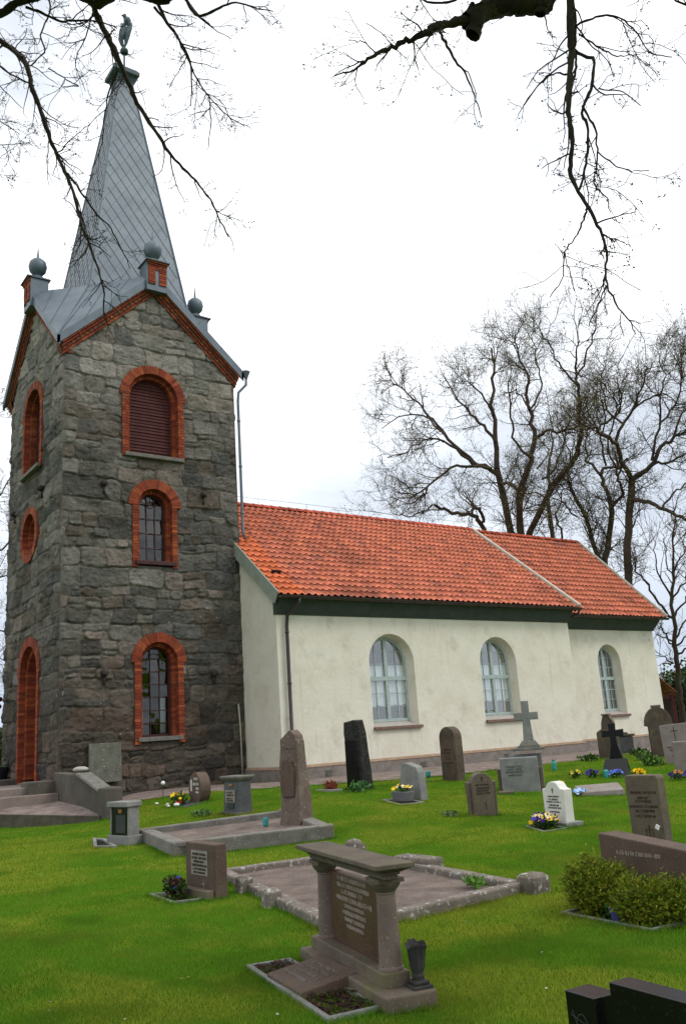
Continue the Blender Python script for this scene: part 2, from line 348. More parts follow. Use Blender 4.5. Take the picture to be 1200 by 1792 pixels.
PALU = np.array([s2l(134, 131, 125), s2l(122, 120, 115), s2l(150, 145, 138), s2l(110, 109, 105), s2l(140, 132, 123), s2l(152, 145, 136), s2l(128, 125, 118)])
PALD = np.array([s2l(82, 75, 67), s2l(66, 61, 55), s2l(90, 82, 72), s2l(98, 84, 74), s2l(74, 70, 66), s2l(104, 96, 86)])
def stone_face(f, u0, u1, top, res, seed):
    r_ = np.random.default_rng(seed)
    nu = int(round((u1-u0)/res)); nz = int(round((ZA+.3-.1)/res))
    us = np.linspace(u0, u1, nu+1); zs = np.linspace(.1, ZA+.3, nz+1)
    U, Z = np.meshgrid(us, zs, indexing='ij')
    # slightly wavering courses
    Zw = Z+.24*(fbm(U*.9+seed, Z*.45, seed, 2)-.37)+.05*(vn(U*4, Z*3, seed+5)-.5)
    Uw = U+.20*(fbm(Z*2.2, U*.8, seed+9, 2)-.37)+.04*(vn(U*3, Z*7, seed+6)-.5)
    hs = []; z = -.3
    while z < ZA+1: h = r_.choice([.27, .34, .40, .46, .54, .62]); hs.append(z); z += h
    hs = np.array(hs+[z]); row = np.clip(np.searchsorted(hs, Zw)-1, 0, len(hs)-2)
    ROWH = hs[1:]-hs[:-1]; lz = Zw-hs[row]; h = ROWH[row]
    sid = np.zeros_like(row); lu = np.zeros_like(U); sw = np.ones_like(U)
    k0 = 0
    for ri in range(len(hs)-1):
        bs = [u0-r_.random()*.6]
        while bs[-1] < u1+.8: bs.append(bs[-1]+ROWH[ri]*r_.uniform(.7, 2.0)+.05)
        bs = np.array(bs); mk = row == ri
        i = np.clip(np.searchsorted(bs, Uw[mk])-1, 0, len(bs)-2)
        sid[mk] = k0+i; lu[mk] = Uw[mk]-bs[i]; sw[mk] = (bs[1:]-bs[:-1])[i]; k0 += len(bs)
    rs = r_.random((k0, 6))
    # some stones are really two thin ones, one on the other; some corners are knocked off
    cut = rs[sid, 0] < .12; mid = h*(.35+.3*rs[sid, 1])
    up_ = cut & (lz > mid)
    lz = np.where(up_, lz-mid, lz); h2 = np.where(cut, np.where(up_, h-mid, mid), h)
    sid2 = sid+up_*k0; rs = np.concatenate([rs, r_.random((k0, 6))])
    dz = np.minimum(lz, h2-lz); du = np.minimum(lu, sw-lu)
    q = .03+.17*rs[sid2, 5]**1.5
    d = np.where((du < q) & (dz < q), q-np.hypot(q-du, q-dz), np.minimum(du, dz))
    d = d-.012*vn(U*14, Z*14, seed+3)
    a = np.clip(d/.03, 0, 1); dome = a*(2-a)
    amp = .014+.034*rs[sid2, 2]
    tilt = ((lu/sw-.5)*(rs[sid2, 3]-.5)+(lz/h2-.5)*(rs[sid2, 4]-.5))*.12
    rough = (fbm(U*3.2, Z*4.2, seed+4, 4)-.47)*.10+(np.abs(fbm(U*7, Z*9, seed+8, 3)-.44))*.10
    D = dome*(amp+tilt+rough)+.006*vn(U*25, Z*25, seed+2)
    ed = np.minimum(U-u0, u1-U); D = D*np.clip(ed/.10, 0, 1)
    D = np.where(ed < 1e-6, 0, D)
    near = np.full(U.shape, 9.)
    for (ff, nm), o in OPEN.items():
        if ff == f:
            dd = np.where(Z < o['zs'], np.abs(U-o['c'])-o['j'], np.hypot(U-o['c'], Z-o['zs'])-o['ro']); near = np.minimum(near, np.where(Z > o['zb']-.1, dd, 9))
    if f == 'W': near = np.minimum(near, np.hypot(U-OCU['c'], Z-OCU['z'])-OCU['ro'])
    D = np.where(near < .14, np.minimum(D, .035+np.clip(near, 0, .14)*.5), D)
    # colour stone by stone
    pick = (rs[sid2, 1]*.999)
    ci = PAL[(pick*len(PAL)).astype(int)]; cu = PALU[(pick*len(PALU)).astype(int)]; cd = PALD[(pick*len(PALD)).astype(int)]
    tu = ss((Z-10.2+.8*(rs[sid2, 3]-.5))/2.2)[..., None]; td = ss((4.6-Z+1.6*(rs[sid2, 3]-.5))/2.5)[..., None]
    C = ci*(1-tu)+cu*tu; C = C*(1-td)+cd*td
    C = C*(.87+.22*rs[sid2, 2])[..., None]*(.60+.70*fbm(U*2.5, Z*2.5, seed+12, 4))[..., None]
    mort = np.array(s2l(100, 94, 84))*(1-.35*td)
    mk = (ss((.02-d)/.02)*.55)[..., None]
    C = C*(1-mk)+mort*mk*.9
    keep = np.ones((nu, nz), bool)
    Uc = (U[:-1, :-1]+U[1:, 1:])/2; Zc_ = (Z[:-1, :-1]+Z[1:, 1:])/2
    keep &= Zc_ < top(Uc)
    for (ff, nm), o in OPEN.items():
        if ff != f: continue
        hw = o['j']-.08; ra = o['ro']-.09
        keep &= ~((np.abs(Uc-o['c']) < hw) & (Zc_ > o['zb']+.02) & (Zc_ < o['zs']))
        keep &= ~((np.hypot(Uc-o['c'], Zc_-o['zs']) < ra) & (Zc_ >= o['zs']))
    if f == 'W': keep &= np.hypot(Uc-OCU['c'], Zc_-OCU['z']) > OCU['ro']-.08
    i, j = np.meshgrid(np.arange(nu), np.arange(nz), indexing='ij'); n1 = nz+1
    a = (i*n1+j)[keep]; F = np.stack([a, a+n1, a+n1+1, a+1], 1)
    if f in ('W', 'N'): F = F[:, ::-1]
    P = np.stack([U, Z, D], -1).reshape(-1, 3)
    if f == 'S': V = np.stack([P[:, 0], TY0-P[:, 2], P[:, 1]], 1)
    if f == 'W': V = np.stack([TX0-P[:, 2], P[:, 0], P[:, 1]], 1)
    if f == 'N': V = np.stack([P[:, 0], TY1+P[:, 2], P[:, 1]], 1)
    if f == 'E': V = np.stack([TX1+P[:, 2], P[:, 0], P[:, 1]], 1)
    used = np.unique(F); re = np.full(len(V), -1); re[used] = np.arange(len(used))
    return V[used], re[F], C.reshape(-1, 3)[used]
Vs = []; Fs = []; Cs = []; n0 = 0
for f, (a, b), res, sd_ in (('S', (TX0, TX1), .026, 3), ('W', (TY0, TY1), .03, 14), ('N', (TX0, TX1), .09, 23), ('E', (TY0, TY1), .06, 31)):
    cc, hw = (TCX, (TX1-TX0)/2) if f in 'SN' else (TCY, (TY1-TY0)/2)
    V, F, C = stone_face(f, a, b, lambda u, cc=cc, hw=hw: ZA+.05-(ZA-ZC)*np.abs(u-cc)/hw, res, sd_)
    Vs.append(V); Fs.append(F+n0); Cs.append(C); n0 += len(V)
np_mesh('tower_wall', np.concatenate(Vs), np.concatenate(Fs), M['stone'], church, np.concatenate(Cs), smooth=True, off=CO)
# ---- brickwork
BR = [s2l(158, 76, 48), s2l(144, 66, 44), s2l(168, 86, 54), s2l(142, 62, 42), s2l(160, 80, 52), s2l(176, 92, 54), s2l(154, 70, 44)]
MORT = s2l(96, 68, 52)
def bc(dim=1):
    c = rng.choice(BR); k = rng.uniform(.55, .88)*dim; return (c[0]*k, c[1]*k, c[2]*k)
def jamb(mb, f, u0, u1, z0, z1, d0, d1, pitch=.083):
    n = max(1, round((z1-z0)/pitch)); p = (z1-z0)/n
    fbox(mb, f, u0+.006, u1-.006, z0, z1, d0, d1-.012, MORT)
    for i in range(n):
        e = rng.uniform(-.005, .005)
        if (u1-u0) > .17 and i % 2:
            um = (u0+u1)/2
            fbox(mb, f, u0, um-.005, z0+i*p+.006, z0+(i+1)*p-.006, d0, d1+e, bc()); fbox(mb, f, um+.005, u1, z0+i*p+.006, z0+(i+1)*p-.006, d0, d1+e, bc())
        else: fbox(mb, f, u0, u1, z0+i*p+.006, z0+(i+1)*p-.006, d0, d1+e, bc())
def archring(mb, f, c, zs, r0, r1, d0, d1, a0=0, a1=math.pi, pitch=.083):
    n = max(6, round((r0+r1)/2*(a1-a0)/pitch)); st = (a1-a0)/n
    P = lambda r, a: (c+r*math.cos(a), zs+r*math.sin(a))
    for i in range(n):
        a = a0+i*st; b = a+st; g = .006/r1
        fpoly4(mb, f, [P(r0+.006, a), P(r0+.006, b), P(r1-.006, b), P(r1-.006, a)], d0, d1-.012, MORT)
        e = rng.uniform(-.006, .006); x = rng.uniform(-.008, .006)
        fpoly4(mb, f, [P(r0, a+g), P(r0, b-g), P(r1+x, b-g), P(r1+x, a+g)], d0, d1+e, bc())
def arch_pts(c, zs, r, zb, n=20):
    return [(c-r, zb)]+[(c-r*math.cos(math.pi*i/n), zs+r*math.sin(math.pi*i/n)) for i in range(n+1)]+[(c+r, zb)]
def surround(f, o, name, parent, step=.11, deep=.42, sillz=None):
    """outer ring flush with the wall, a recessed second ring, and the brick reveal behind it"""
    mb = MB(); c, zb, zs, r, j, ro = o['c'], o['zb'], o['zs'], o['r'], o['j'], o['ro']
    for s in (-1, 1):
        u0, u1 = sorted((c+s*r, c+s*j)); jamb(mb, f, u0, u1, zb-.02, zs, -deep+.1, .075)
        u0, u1 = sorted((c+s*(r-step), c+s*(r+.004))); jamb(mb, f, u0, u1, zb+.1, zs, -deep, -.10)
    archring(mb, f, c, zs, r, ro, -deep+.1, .08); archring(mb, f, c, zs, r-step, r+.004, -deep, -.10)
    o2 = part(mb, name, M['brick'], parent)
    return o2
def arch_frame(mb, f, c, zb, zs, r, w_, d0, d1, n=20):
    """bar frame following the arched opening"""
    a = arch_pts(c, zs, r, zb, n); b = arch_pts(c, zs, r-w_, zb+w_, n)
    for i in range(len(a)-1): fpoly4(mb, f, [a[i], a[i+1], b[i+1], b[i]], d0, d1)
    fpoly4(mb, f, [a[-1], a[0], b[0], b[-1]], d0, d1)
def arch_panel(mb, f, c, zb, zs, r, d, n=20):
    P = [FM[f](u, z, d) for u, z in arch_pts(c, zs, r, zb, n)]; mb.add(P, [tuple(range(len(P)))])
# louvred belfry openings
for f in ('S', 'W'):
    o = OPEN[(f, 'lou')]; c, r2 = o['c'], o['r']-.11
    mb = MB()
    z = o['zb']+.1; k = 0
    while z < o['zs']+r2-.02:
        zz = min(z+.105, o['zs']+r2); hw = r2 if zz < o['zs'] else math.sqrt(max(r2*r2-(max(z, o['zs'])-o['zs'])**2, .0004))
        g = FM[f]
        mb.hexa([g(c-hw, z, -.33), g(c+hw, z, -.33), g(c+hw, z, -.245-.008*(k % 2)), g(c-hw, z, -.245-.008*(k % 2)), g(c-hw, zz, -.36), g(c+hw, zz, -.36), g(c+hw, zz, -.28), g(c-hw, zz, -.28)])
        z += .098; k += 1
    win = part(mb, 'belfry_shutter', M['louvre'])
    surround(f, o, 'brick_surround', win)
    mb = MB(); fbox(mb, f, c-r2-.22, c+r2+.25, o['zb']-.02, o['zb']+.09, -.3, .16); part(mb, 'sill', M['sill'], win, bevel=.012)
    mb = MB(); arch_panel(mb, f, c, o['zb'], o['zs'], r2+.1, -.40); part(mb, 'backing', M['dark'], win)
# iron-framed tower windows
for nm, rows in (('mid', 4), ('low', 6)):
    f = 'S'; o = OPEN[(f, nm)]; c, zb, zs, r2 = o['c'], o['zb']+.17, o['zs'], o['r']-.10
    mb = MB(); arch_frame(mb, f, c, zb, zs, r2, .065, -.34, -.25)
    win = part(mb, 'tower_window', M['frame_red'])
    surround(f, o, 'brick_surround', win, deep=.40)
    ztop = zs+r2
    mb = MB()
    for s in (-.16, .16): fbox(mb, f, c+s*r2*1.9-.011, c+s*r2*1.9+.011, zb+.05, zs+r2*.86, -.32, -.27)
    for k in range(1, rows+1):
        z = zb+(zs-zb+.12)*k/rows; fbox(mb, f, c-r2+.06, c+r2-.06, z-.012, z+.012, -.315, -.275)
    if nm == 'mid':
        for a in range(1, 6):
            an = math.pi*a/6; mb.tube([FM[f](c+.10*math.cos(an), zs+.1+.08*math.sin(an), -.295), FM[f](c+(r2-.03)*math.cos(an), zs+(r2-.03)*math.sin(an), -.295)], .011, 5)
        mb.tube([FM[f](c+.1*math.cos(math.pi*i/8*2), zs+.12+.1*math.sin(math.pi*i/8*2), -.295) for i in range(9)], .011, 5)
    else:
        mb.tube([FM[f](c+(r2*.55)*math.cos(math.pi*i/10), zs-.02+(r2*.62)*math.sin(math.pi*i/10), -.295) for i in range(11)], .011, 5)
    part(mb, 'glazing_bar', M['frame_red'], win)
    # small panes, none quite in one plane with the next, so that each mirrors another bit of sky or tree
    mb = MB(); cols_ = 3
    for ix in range(cols_):
        for k in range(rows+1):
            z0 = zb+.05+(zs-zb+.07)*k/rows; z1 = zb+.05+(zs-zb+.07)*(k+1)/rows if k < rows else zs+r2-.04
            e = .93*r2; x0 = c-e+2*e*ix/cols_; x1 = c-e+2*e*(ix+1)/cols_
            if z1 > zs: 
                lim = math.sqrt(max(r2*r2-(max(z1-.1, zs)-zs)**2, .001)); x0 = max(x0, c-lim); x1 = min(x1, c+lim)
                if x1-x0 < .04: continue
            t1, t2 = rng.uniform(-.012, .012), rng.uniform(-.012, .012)
            mb.quad(*[FM[f](u, z, -.30+du+dz) for u, z, du, dz in ((x0, z0, -t1, -t2), (x1, z0, t1, -t2), (x1, z1, t1, t2), (x0, z1, -t1, t2))])
    part(mb, 'pane', M['glass_old'], win)
    mb = MB(); fbox(mb, f, c-r2-.18, c+r2+.2, zb-.12, zb-.005, -.36, .13); part(mb, 'sill', M['sill'] if nm == 'low' else M['frame_red'], win, bevel=.01)
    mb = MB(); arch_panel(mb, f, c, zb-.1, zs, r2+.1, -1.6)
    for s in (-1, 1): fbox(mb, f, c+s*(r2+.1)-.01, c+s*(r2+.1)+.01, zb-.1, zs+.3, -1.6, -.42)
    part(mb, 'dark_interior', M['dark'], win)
    mb = MB()
    if nm == 'low':
        for s, a in ((-1, .34), (1, .30)):
            mb = MB(); fbox(mb, f, c+s*(r2-.02)-(.18 if s > 0 else 0), c+s*(r2-.02)+(.18 if s < 0 else 0), zb+.1, zb+.75+a, -.56, -.54)
            part(mb, 'curtain', M['curtain'], win)
# west door in its deep stepped brick niche
o = OPEN[('W', 'door')]; c = o['c']
mb = MB(); M['door'] = mat('dark_wood_door', [s2l(50, 32, 24), s2l(74, 48, 36)], 7, .8, .3, 50, stretch=(1, 6, .6))
for k in range(6): fbox(mb, 'W', c-.56+k*.19, c-.56+k*.19+.184, o['zb']+.02, o['zs']+.2, -.92, -.86)
arch_panel(mb, 'W', c, o['zs'], o['zs']+.12, .58, -.88)
door = part(mb, 'west_door', M['door'])
surround('W', o, 'brick_surround', door, step=.16, deep=.62)
mb = MB()
for s in (-1, 1):
    u0, u1 = sorted((c+s*(.55), c+s*(.645))); jamb(mb, 'W', u0, u1, o['zb'], o['zs'], -.95, -.38)
archring(mb, 'W', c, o['zs'], .55, .645, -.95, -.38); part(mb, 'inner_arch', M['brick'], door)
mb = MB(); fbox(mb, 'W', c-.8, c+.8, o['zb']-.1, o['zb']+.02, -.95, .05); part(mb, 'threshold', M['sill'], door)
mb = MB(); mb.sphere(FM['W'](c-.4, 1.85, -.83), .05, 8, 6); part(mb, 'handle', M['iron'], door)
# round window on the west face
c, z0 = OCU['c'], OCU['z']
mb = MB(); nseg = 28
for i in range(nseg):
    a, b = 2*math.pi*i/nseg, 2*math.pi*(i+1)/nseg; P = lambda r, t: (c+r*math.cos(t), z0+r*math.sin(t))
    fpoly4(mb, 'W', [P(.50, a), P(.50, b), P(.43, b), P(.43, a)], -.36, -.28)
for k in range(4):
    an = math.pi*k/4; mb.tube([FM['W'](c+.45*math.cos(an), z0+.45*math.sin(an), -.32), FM['W'](c-.45*math.cos(an), z0-.45*math.sin(an), -.32)], .016, 6)
win = part(mb, 'round_window', M['frame_red'])
mb = MB(); archring(mb, 'W', c, z0, .62, .84, -.32, .08, 0, 2*math.pi); archring(mb, 'W', c, z0, .50, .624, -.42, -.10, 0, 2*math.pi); part(mb, 'brick_surround', M['brick'], win)
mb = MB(); mb.add([FM['W'](c+.46*math.cos(2*math.pi*i/24), z0+.46*math.sin(2*math.pi*i/24), -.31) for i in range(24)], [tuple(range(24))]); part(mb, 'pane', M['glass_old'], win)
mb = MB(); mb.add([FM['W'](c+.6*math.cos(2*math.pi*i/24), z0+.6*math.sin(2*math.pi*i/24), -.8) for i in range(24)], [tuple(range(24))]); part(mb, 'dark_interior', M['dark'], win)
# iron tie anchors
for f, u, z in (('S', 8.45, 8.79), ('S', 11.51, 8.78), ('S', 8.47, 3.55), ('S', 11.70, 3.50), ('W', 24.41, 8.96), ('W', 27.12, 8.86)):
    mb = MB(); mb.sphere(FM[f](u, z, .12), .10, 12, 8); mb.tube([FM[f](u, z, -.05), FM[f](u, z-.02, .1)], .05, 8); fbox(mb, f, u-.03, u+.03, z-.3, z-.05, .05, .10)
    part(mb, 'wall_anchor', M['iron'], smooth=True)
# brick rakes of the four gables: three corbelled courses, and a dentil row
SL = (ZA-ZC)/((TX1-TX0)/2)
def rake(mb, f, cc, hw):
    th = math.atan(SL)
    for s in (-1, 1):
        Lr = (hw+.02)/math.cos(th)
        ex = Vector((s*math.cos(th), -math.sin(th))); nn_ = Vector((s*math.sin(th), math.cos(th)))
        O = Vector((cc, ZA))
        def blk(t0, t1, n0, n1, d, col):
            q = []
            for t, n in ((t0, n0), (t1, n0), (t1, n1), (t0, n1)):
                t = min(t, (hw+abs(d)*.5-n*math.sin(th))/math.cos(th))
                p = O+ex*t+nn_*n
                if t == t0 and t0 <= 0: p = Vector((cc, ZA+n/math.cos(th)))       # meet on the centre line
                q.append((p.x, p.y))
            fpoly4(mb, f, q, -.25, d, col)
        for n0, n1, d, wd, ext in ((-.03, .05, .09, .25, .3), (.05, .14, .13, .085, .3), (.14, .21, .17, .25, .3), (.21, .285, .22, .12, .3)):
            blk(0, Lr+ext, n0+.004, n1-.004, d-.014, MORT)
            t = 0; k = 0
            while t < (hw+d*.5-n1*math.sin(th))/math.cos(th)-.03:
                t1 = min(t+wd, Lr+ext); dd = d+rng.uniform(-.006, .006)
                if wd < .1 and k % 2: dd -= .055
                blk(t if t == 0 else t+.006, t1-.006, n0+.005, n1-.005, dd, bc(.92 if wd > .1 else 1)); t = t1; k += 1
for f, cc, hw in (('S', TCX, 2.705), ('W', TCY, 2.6), ('N', TCX, 2.705), ('E', TCY, 2.6)):
    mb = MB(); rake(mb, f, cc, hw); part(mb, 'brick_gable_cornice', M['brick'])
# ---- metal roofs between the gables, and the spire
RZ = 15.50; OV = .25           # gable ridge height, overhang
SB, SZ = 1.64, 15.40           # half width and height of the spire's foot
SX = TCX-.02
X0, X1, Y0, Y1 = TX0-OV, TX1+OV, TY0-OV, TY1+OV
EZ = 12.93
base = {(-1, -1): (SX-SB, TCY-SB, SZ), (1, -1): (SX+SB, TCY-SB, SZ), (1, 1): (SX+SB, TCY+SB, SZ), (-1, 1): (SX-SB, TCY+SB, SZ)}
corner = {(-1, -1): (X0, Y0, EZ), (1, -1): (X1, Y0, EZ), (1, 1): (X1, Y1, EZ), (-1, 1): (X0, Y1, EZ)}
peak = {'S': (TCX, Y0, RZ+.12), 'W': (X0, TCY, RZ+.12), 'N': (TCX, Y1, RZ+.12), 'E': (X1, TCY, RZ+.12)}
mb = MB(); SEAMS = []
def seam(p, q, r=.018): seams.tube([p, q], r, 5)
def lerp(a, b, t): return tuple(a[i]*(1-t)+b[i]*t for i in range(3))
fl = MB()
for s1, s2, sa, sb in (('W', 'S', (-1, -1), None), ('S', 'E', (1, -1), None), ('E', 'N', (1, 1), None), ('N', 'W', (-1, 1), None)):
    B, C = base[sa], corner[sa]; seams = MB(); SEAMS.append(seams)
    for pk in (s1, s2):
        P = peak[pk]; mb.add([B, P, C], [(0, 1, 2)])
        for t in (.3, .6): seam(lerp(B, P, t), lerp(C, P, t*.85))
        # edge flashing standing on the brick, and its drop
        dn = Vector((0, 0, -.25))
        fl.hexa([Vector(P)+dn, Vector(C)+dn, Vector(C)+Vector((0, 0, .03)), Vector(P)+Vector((0, 0, .03))]+[Vector(q)+Vector((.07*(-1 if pk == 'E' else 1 if pk == 'W' else 0), .07*(-1 if pk == 'N' else 1 if pk == 'S' else 0), 0)) for q in (Vector(P)+dn, Vector(C)+dn, Vector(C)+Vector((0, 0, .03)), Vector(P)+Vector((0, 0, .03)))])
    seam(B, C, .03)
    # wide valley sheet
    a = lerp(B, peak[s1], .14); b = lerp(B, peak[s2], .14)
    mb.add([Vector(a)+Vector((0, 0, .015)), Vector(b)+Vector((0, 0, .015)), Vector(C)+Vector((0, 0, .03))], [(0, 1, 2)])
for f, k1, k2 in (('S', (-1, -1), (1, -1)), ('E', (1, -1), (1, 1)), ('N', (1, 1), (-1, 1)), ('W', (-1, 1), (-1, -1))):
    mb.add([base[k1], base[k2], peak[f]], [(0, 1, 2)])
# soffit
mb.add([(TX0, TY0, EZ-.03), (TX1, TY0, EZ-.03), (TX1, TY1, EZ-.03), (TX0, TY1, EZ-.03)], [(0, 1, 2, 3)])
roof = part(mb, 'gable_roof', M['metal']); part(fl, 'edge_flashing', M['metal'], roof)
for sm in SEAMS: part(sm, 'seam', M['metal_dark'], roof)
ST, SZT = .27, 24.55; SXT = SX+.11
mb = MB(); top = {k: (SXT+k[0]*ST, TCY+k[1]*ST, SZT) for k in base}
for k1, k2 in (((-1, -1), (1, -1)), ((1, -1), (1, 1)), ((1, 1), (-1, 1)), ((-1, 1), (-1, -1))):
    mb.quad(base[k1], base[k2], top[k2], top[k1])
spire = part(mb, 'spire', M['metal'])
mb = MB()
for k in base: mb.tube([base[k], top[k]], .035, 6)
part(mb, 'hip_roll', M['metal'], spire)
mb = MB()
def face_pt(k1, k2, a, t, off=.006):
    p = Vector(lerp(lerp(base[k1], base[k2], a), lerp(top[k1], top[k2], a), t))
    n = (Vector(base[k2])-Vector(base[k1])).cross(Vector(top[k1])-Vector(base[k1])).normalized()
    return p+n*off
Hs = SZT-SZ
for k1, k2 in (((-1, -1), (1, -1)), ((1, -1), (1, 1)), ((1, 1), (-1, 1)), ((-1, 1), (-1, -1))):
    mb = MB()
    # diagonal sheets: seams in both directions cut where they leave the tapering face
    for dirn in (1, -1):
        s0 = -8.0
        while s0 < 10.2:
            pts = []
            for i in range(41):
                t = i/40; z = t*Hs; hw = SB*(1-t)+ST*t
                x = (z-s0)*.62*dirn-(dirn*1.66)
                if abs(x) <= hw: pts.append((x/hw*.5+.5, t))
            if len(pts) >= 2:
                a, b = pts[0], pts[-1]
                mb.tube([face_pt(k1, k2, *a), face_pt(k1, k2, *b)], .008 if dirn == -1 else .005, 4)
            s0 += .62
    part(mb, 'seam', M['metal_dark'], spire)
mb = MB()
for k in range(5):
    mb.quad(*[face_pt((-1, 1), (-1, -1), a, t, .012) for a, t in ((.42, .24), (.52, .24), (.52, .275), (.42, .275))]); break
part(mb, 'hatch', M['metal_dark'], spire)
# moulded cap, ball, rod and weathercock
mb = MB(); q = math.pi/4; k = math.sqrt(2)
mb.lathe([(.27*k, 24.45), (.30*k, 24.62), (.36*k, 24.78), (.45*k, 24.86), (.47*k, 24.88), (.47*k, 25.02), (.43*k, 25.06), (.40*k, 25.12), (.12*k, 25.34), (.03, 25.42)], (SXT, TCY, 0), 4, rot0=q)
part(mb, 'spire_cap', M['verdigris'], spire)
wx, wy = SXT+.08, TCY
mb = MB(); mb.tube([(wx, wy, 25.3), (wx, wy, 26.4)], .035, 8); mb.sphere((wx, wy, 26.12), .15, 14, 10)
def blade(pts, th):      # body pieces in the plane of the bird, thickened
    n = len(pts); e = Vector((.82, -.57, 0)); nrm = Vector((.57, .82, 0))
    P = [Vector((wx, wy, 26.2))+e*x+Vector((0, 0, z)) for x, z in pts]
    c = sum(P, Vector())/n
    vs = [p for p in P]+[c+nrm*th, c-nrm*th]
    mb.add(vs, [(i, (i+1) % n, n) for i in range(n)]+[((i+1) % n, i, n+1) for i in range(n)])
blade([(.02, .05), (.12, .25), (.22, .60), (.30, .95), (.28, 1.2), (.12, 1.1), (.0, .75), (.0, .35)], .12)
blade([(-.03, .02), (-.14, .20), (-.22, .45), (-.19, .80), (-.08, 1.15), (.06, 1.20), (.10, .80), (.02, .5), (-.08, .28), (-.0, .12)], .10)
blade([(-.02, 1.05), (.20, 1.05), (.26, 1.25), (.20, 1.42), (.06, 1.48), (-.02, 1.38)], .12)
blade([(-.02, 1.36), (.10, 1.38), (.08, 1.56), (.0, 1.60), (-.05, 1.55), (-.13, 1.50), (-.05, 1.46)], .06)
part(mb, 'weathercock', M['verdigris'], spire)
# little brick houses on the gable peaks with ball finials
def pinnacle(f, cc):
    mb = MB()
    u0, u1, z0, z1 = cc-.29, cc+.29, 15.22, 15.98
    front = .36
    # brick front with a slot: two jambs, head and sunk back
    jamb(mb, f, u0, cc-.065, z0, z1-.12, -.1, front); jamb(mb, f, cc+.065, u1, z0, z1-.12, -.1, front)
    jamb(mb, f, cc-.065, cc+.065, z0+.50, z1-.12, -.1, front); jamb(mb, f, cc-.065, cc+.065, z0, z0+.50, -.1, front-.12)
    jamb(mb, f, u0-.02, u1+.02, z1-.12, z1-.06, -.1, front+.025); jamb(mb, f, u0-.04, u1+.04, z1-.06, z1, -.1, front+.05)
    p = part(mb, 'brick_pinnacle', M['brick'])
    mb = MB(); fbox(mb, f, u0-.045, u1+.045, z0-.2, z1-.003, -.22, .33)
    part(mb, 'metal_cladding', M['metal'], p)
    mb = MB(); g = FM[f]
    a = [(u0-.09, .45), (u1+.09, .45), (u1+.09, -.28), (u0-.09, -.28)]
    b = [(cc-.17, .20), (cc+.17, .20), (cc+.17, -.14), (cc-.17, -.14)]
    mb.hexa([g(u, z1, d) for u, d in a]+[g(u, z1+.035, d) for u, d in a]); mb.hexa([g(u, z1+.036, d) for u, d in a]+[g(u, z1+.17, d) for u, d in b])
    part(mb, 'cap', M['metal_dark'], p)
    x, y, _ = g(cc, 0, .03); mb = MB()
    mb.lathe([(.19, z1+.15), (.19, z1+.20), (.10, z1+.23), (.10, z1+.27), (.15, z1+.30), (.25, z1+.42), (.285, z1+.58), (.25, z1+.74), (.15, z1+.84), (.05, z1+.88), (.035, z1+1.0), (.006, z1+1.32)], (x, y, 0), 20)
    part(mb, 'ball_finial', M['metal'], p, smooth=True)
for f, cc in (('S', TCX+.02), ('W', TCY), ('N', TCX), ('E', TCY)): pinnacle(f, cc)
# grey downpipe of the tower, and the pale conduit at its foot
mb = MB(); mb.lathe([(.04, 12.72), (.06, 12.80), (.13, 12.97), (.14, 13.0)], (13.06, 22.62, 0), 10)
mb.tube([(13.06, 22.62, 12.78), (13.05, 22.63, 12.55), (12.82, 22.72, 12.28), (12.80, 22.74, 12.0), (12.80, 22.74, 7.72), (12.86, 22.7, 7.5)], .045, 10)
for z in (11.3, 9.8, 8.3): mb.tube([(12.80, 22.74, z), (12.80, 22.74, z+.06)], .056, 10)
part(mb, 'tower_downpipe', M['pipe'], smooth=True)
mb = MB(); mb.tube([(12.48, 22.72, .4), (12.47, 22.74, 2.0), (12.44, 22.75, 2.62)], .022, 8); part(mb, 'conduit', M['cable'], smooth=True)
# ------------------------------------------------------------------ nave and chancel
NX0, NX1, NY0 = 12.68, 24.80, 20.86; CY0, CX1 = 22.05, 31.36
RY, RZN = 25.45, 9.42
def arch_loop(c, zb, zs, r, n=24): return arch_pts(c, zs, r, zb, n)
def wall_with_holes(mb, x0, x1, z0, z1, y, holes):
    bm = bmesh.new()
    def loop(P):
        vs = [bm.verts.new((px, y, pz)) for px, pz in P]
        return [bm.edges.new((vs[i], vs[(i+1) % len(vs)])) for i in range(len(vs))]
    e = loop([(x0, z0), (x1, z0), (x1, z1), (x0, z1)])
    for h in holes: e += loop(h)
    bmesh.ops.triangle_fill(bm, use_beauty=True, edges=e)
    bm.verts.index_update()
    mb.add([tuple(v.co) for v in bm.verts], [tuple(v.index for v in f.verts) for f in bm.faces]); bm.free()
WN = [dict(c=16.67, zb=1.70, zs=3.58, r=.86, y=NY0), dict(c=21.14, zb=1.71, zs=3.56, r=.83, y=NY0), dict(c=28.36, zb=1.64, zs=3.64, r=.68, y=CY0)]
mb = MB()
wall_with_holes(mb, NX0, NX1, .80, 5.3, NY0, [arch_loop(q['c'], q['zb'], q['zs'], q['r']) for q in WN[:2]])
wall_with_holes(mb, NX1, CX1, .80, 5.3, CY0, [arch_loop(q['c'], q['zb'], q['zs'], q['r']) for q in WN[2:]])
mb.quad((NX1, NY0, .8), (NX1, CY0, .8), (NX1, CY0, 5.3), (NX1, NY0, 5.3))
def gable(x, y0, ze=5.3): mb.add([(x, y0, .8), (x, 2*RY-y0, .8), (x, 2*RY-y0, ze), (x, RY, RZN-.12), (x, y0, ze)], [(0, 1, 2, 3, 4)])
gable(NX0, NY0); gable(NX1-.002, NY0); gable(CX1, CY0)
for x0, x1, y in ((NX0, NX1, 2*RY-NY0), (NX1, CX1, 2*RY-CY0)): mb.quad((x0, y, .8), (x1, y, .8), (x1, y, 5.3), (x0, y, 5.3))
